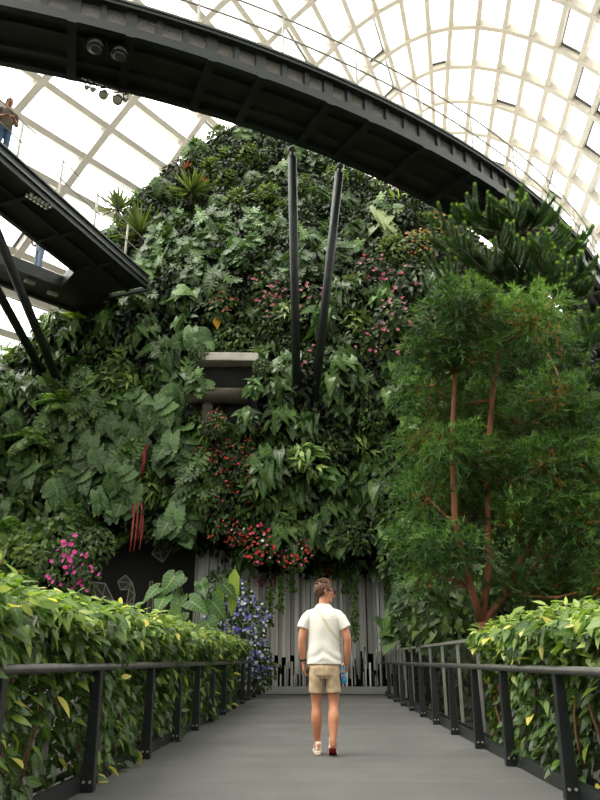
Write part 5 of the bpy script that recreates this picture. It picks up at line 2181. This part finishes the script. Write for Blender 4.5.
for px, py, rx, ry in CL:
    yy = TY + rv.uniform(-.9, 1.2)
    ce = PY(px, py, yy)
    mpp = (PY(px + 10, py, yy) - ce).length / 10
    best = min((p for ld in LP for p in ld), key=lambda p: (p - ce).length + (2.5 if p.z > ce.z else 0))
    g = Geo()
    midp = (best + ce) / 2 + V((rv.uniform(-.1, .1), 0, -.12))
    end = ce + (ce - best).normalized() * rx * mpp * .4
    g.tube([best, midp, ce, end], [.032, .026, .015, .005], 7)
    o = g.obj('branch', M['trunk'], tr, True)
    o.matrix_parent_inverse = ti
    n = int(150 * (rx * ry) / 900)
    u = norm(rg.normal(0, 1, (n, 3))) * (rg.random(n) ** .45)[:, None]
    O = np.array(ce) + u * np.array([rx * mpp, rx * mpp * .8, ry * mpp * .95]) * .97
    D = norm(u * np.array([1, 1, .6]) * .8 + rg.normal(0, .35, (n, 3)) + np.array([0, 0, .25]))
    lv = Leaves()
    ln = rg.uniform(.22, .42, n)
    nn = 26
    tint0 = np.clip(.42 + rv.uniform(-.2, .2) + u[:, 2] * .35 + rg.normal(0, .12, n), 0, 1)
    inner = ((u ** 2).sum(1) < .3) & (rv.random() < .6)
    for s in range(nn):
        f = (s + .5) / nn
        base = O + D * (ln * f)[:, None] + np.array([0, 0, -1]) * (ln * f * f * .45)[:, None]
        dd = D * .8 + rg.normal(0, .5, (n, 3)) + np.array([0, 0, -.3 * f])
        tn = np.where(inner & (rg.random(n) < .3), 1.0, np.clip(tint0 + rg.normal(0, .1, n), 0, .9))
        lv.add('needle', base, dd, rg.normal(0, 1, (n, 3)) + np.array([0, -1, 1]), rg.uniform(.075, .14, n), tn, 1.5)
    fo = lv.obj('foliage', L['needle'], o)
g = Geo()

AB = V((4.9, 15.6, -.6))
ar_, ai = tree_root('monkey_puzzle_tree', AB, 'dark tree with rope-like upturned branches and pale green tips, behind the feathery tree')
AY = 15.6
tp = [AB, PY(556, 560, AY), PY(552, 420, AY), PY(545, 320, AY), PY(530, 235, AY), PY(524, 215, AY)]
g = Geo()
g.tube(tp, [.2, .17, .14, .11, .06, .03], 12)
o = g.obj('trunk', M['bark_dark'], ar_, True)
o.matrix_parent_inverse = ai
ABR = [(438, 222, 3, -1.2), (452, 240, 3, -1.4), (470, 208, 4, -.9), (506, 208, 4, -1.0), (538, 214, 4, -.8), (446, 272, 2, -1.2), (500, 240, 3, -1.5), (540, 245, 3, -1.5), (588, 268, 3, -1.0), (566, 338, 2, -1.5), (594, 318, 2, -1.4), (580, 374, 1, -1.4), (432, 238, 3, -.5), (455, 222, 4, .5), (478, 218, 4, -.7), (502, 226, 4, -.4), (522, 206, 5, 0), (548, 226, 4, .4), (430, 268, 3, .3), (425, 290, 2, .2), (462, 256, 3, -.8), (492, 262, 3, -1.0), (520, 262, 4, -.8), (556, 262, 3, -.5), (574, 256, 4, .5),
       (548, 292, 3, -1.0), (590, 292, 3, .2), (570, 322, 2, -.6), (604, 330, 2, .4), (586, 352, 2, -.4), (600, 385, 2, 0), (560, 372, 2, .8), (580, 410, 1, -.5), (604, 440, 1, .3), (520, 300, 3, -.9), (482, 292, 3, .3), (585, 240, 4, 1.2), (600, 470, 1, .5)]
for px, py, ti_, dy in ABR:
    tipp = PY(px, py, AY + dy)
    b = tp[min(ti_, 5)].lerp(tp[min(ti_ + 1, 5)], .5 * rv.random()) if ti_ < 5 else tp[5]
    sag = (b - tipp).length * .12
    pts = [b.lerp(tipp, t) + V((0, 0, -sag * math.sin(math.pi * t))) for t in (0, .25, .5, .75, 1)]
    g = Geo()
    g.tube(pts, [.05, .042, .034, .026, .015], 7)
    o = g.obj('branch', M['bark_dark'], ar_, True)
    o.matrix_parent_inverse = ai
    bd = (tipp - b).normalized()
    lv = Leaves()
    nb = 17
    for k in range(nb):
        t = .25 + .75 * (k + rv.random() * .5) / nb
        bp = b.lerp(tipp, t) + V((0, 0, -sag * math.sin(math.pi * t)))
        side = bd.cross(V((0, 0, 1))).normalized() * rv.choice((-1, 1)) * rv.uniform(.3, 1.1)
        d0 = (bd * .55 + side * .9 + V((0, 0, .25))).normalized()
        ln = rv.uniform(.5, .85) * (1.1 - .3 * t)
        p = np.array(bp)
        d = np.array(d0)
        ns = 17
        for s in range(ns):
            f = s / ns
            d = norm(d + np.array([0, 0, .07]))
            p = p + d * ln / ns
            m = 9
            a = rg.random() * 6 + np.arange(m) * 2 * np.pi / m
            x = norm(np.cross(d, [0.3, .2, 1]))
            y = np.cross(d, x)
            rad = np.cos(a)[:, None] * x + np.sin(a)[:, None] * y
            lv.add('needle', np.tile(p, (m, 1)), rad * .75 + d * .8, d - rad * .2, (.15 if f <= .84 else .12) * (1 - .45 * f), (rg.random(m) * .9 if f <= .84 else 1.0), 1.9)
    fo = lv.obj('foliage', L['araucaria'], o)

scene.view_settings.view_transform = 'Standard'
scene.view_settings.look = 'None'
scene.view_settings.exposure = EXPOSURE
scene.cycles.max_bounces = 8
scene.cycles.transparent_max_bounces = 16
scene.cycles.caustics_reflective = False
scene.cycles.caustics_refractive = False
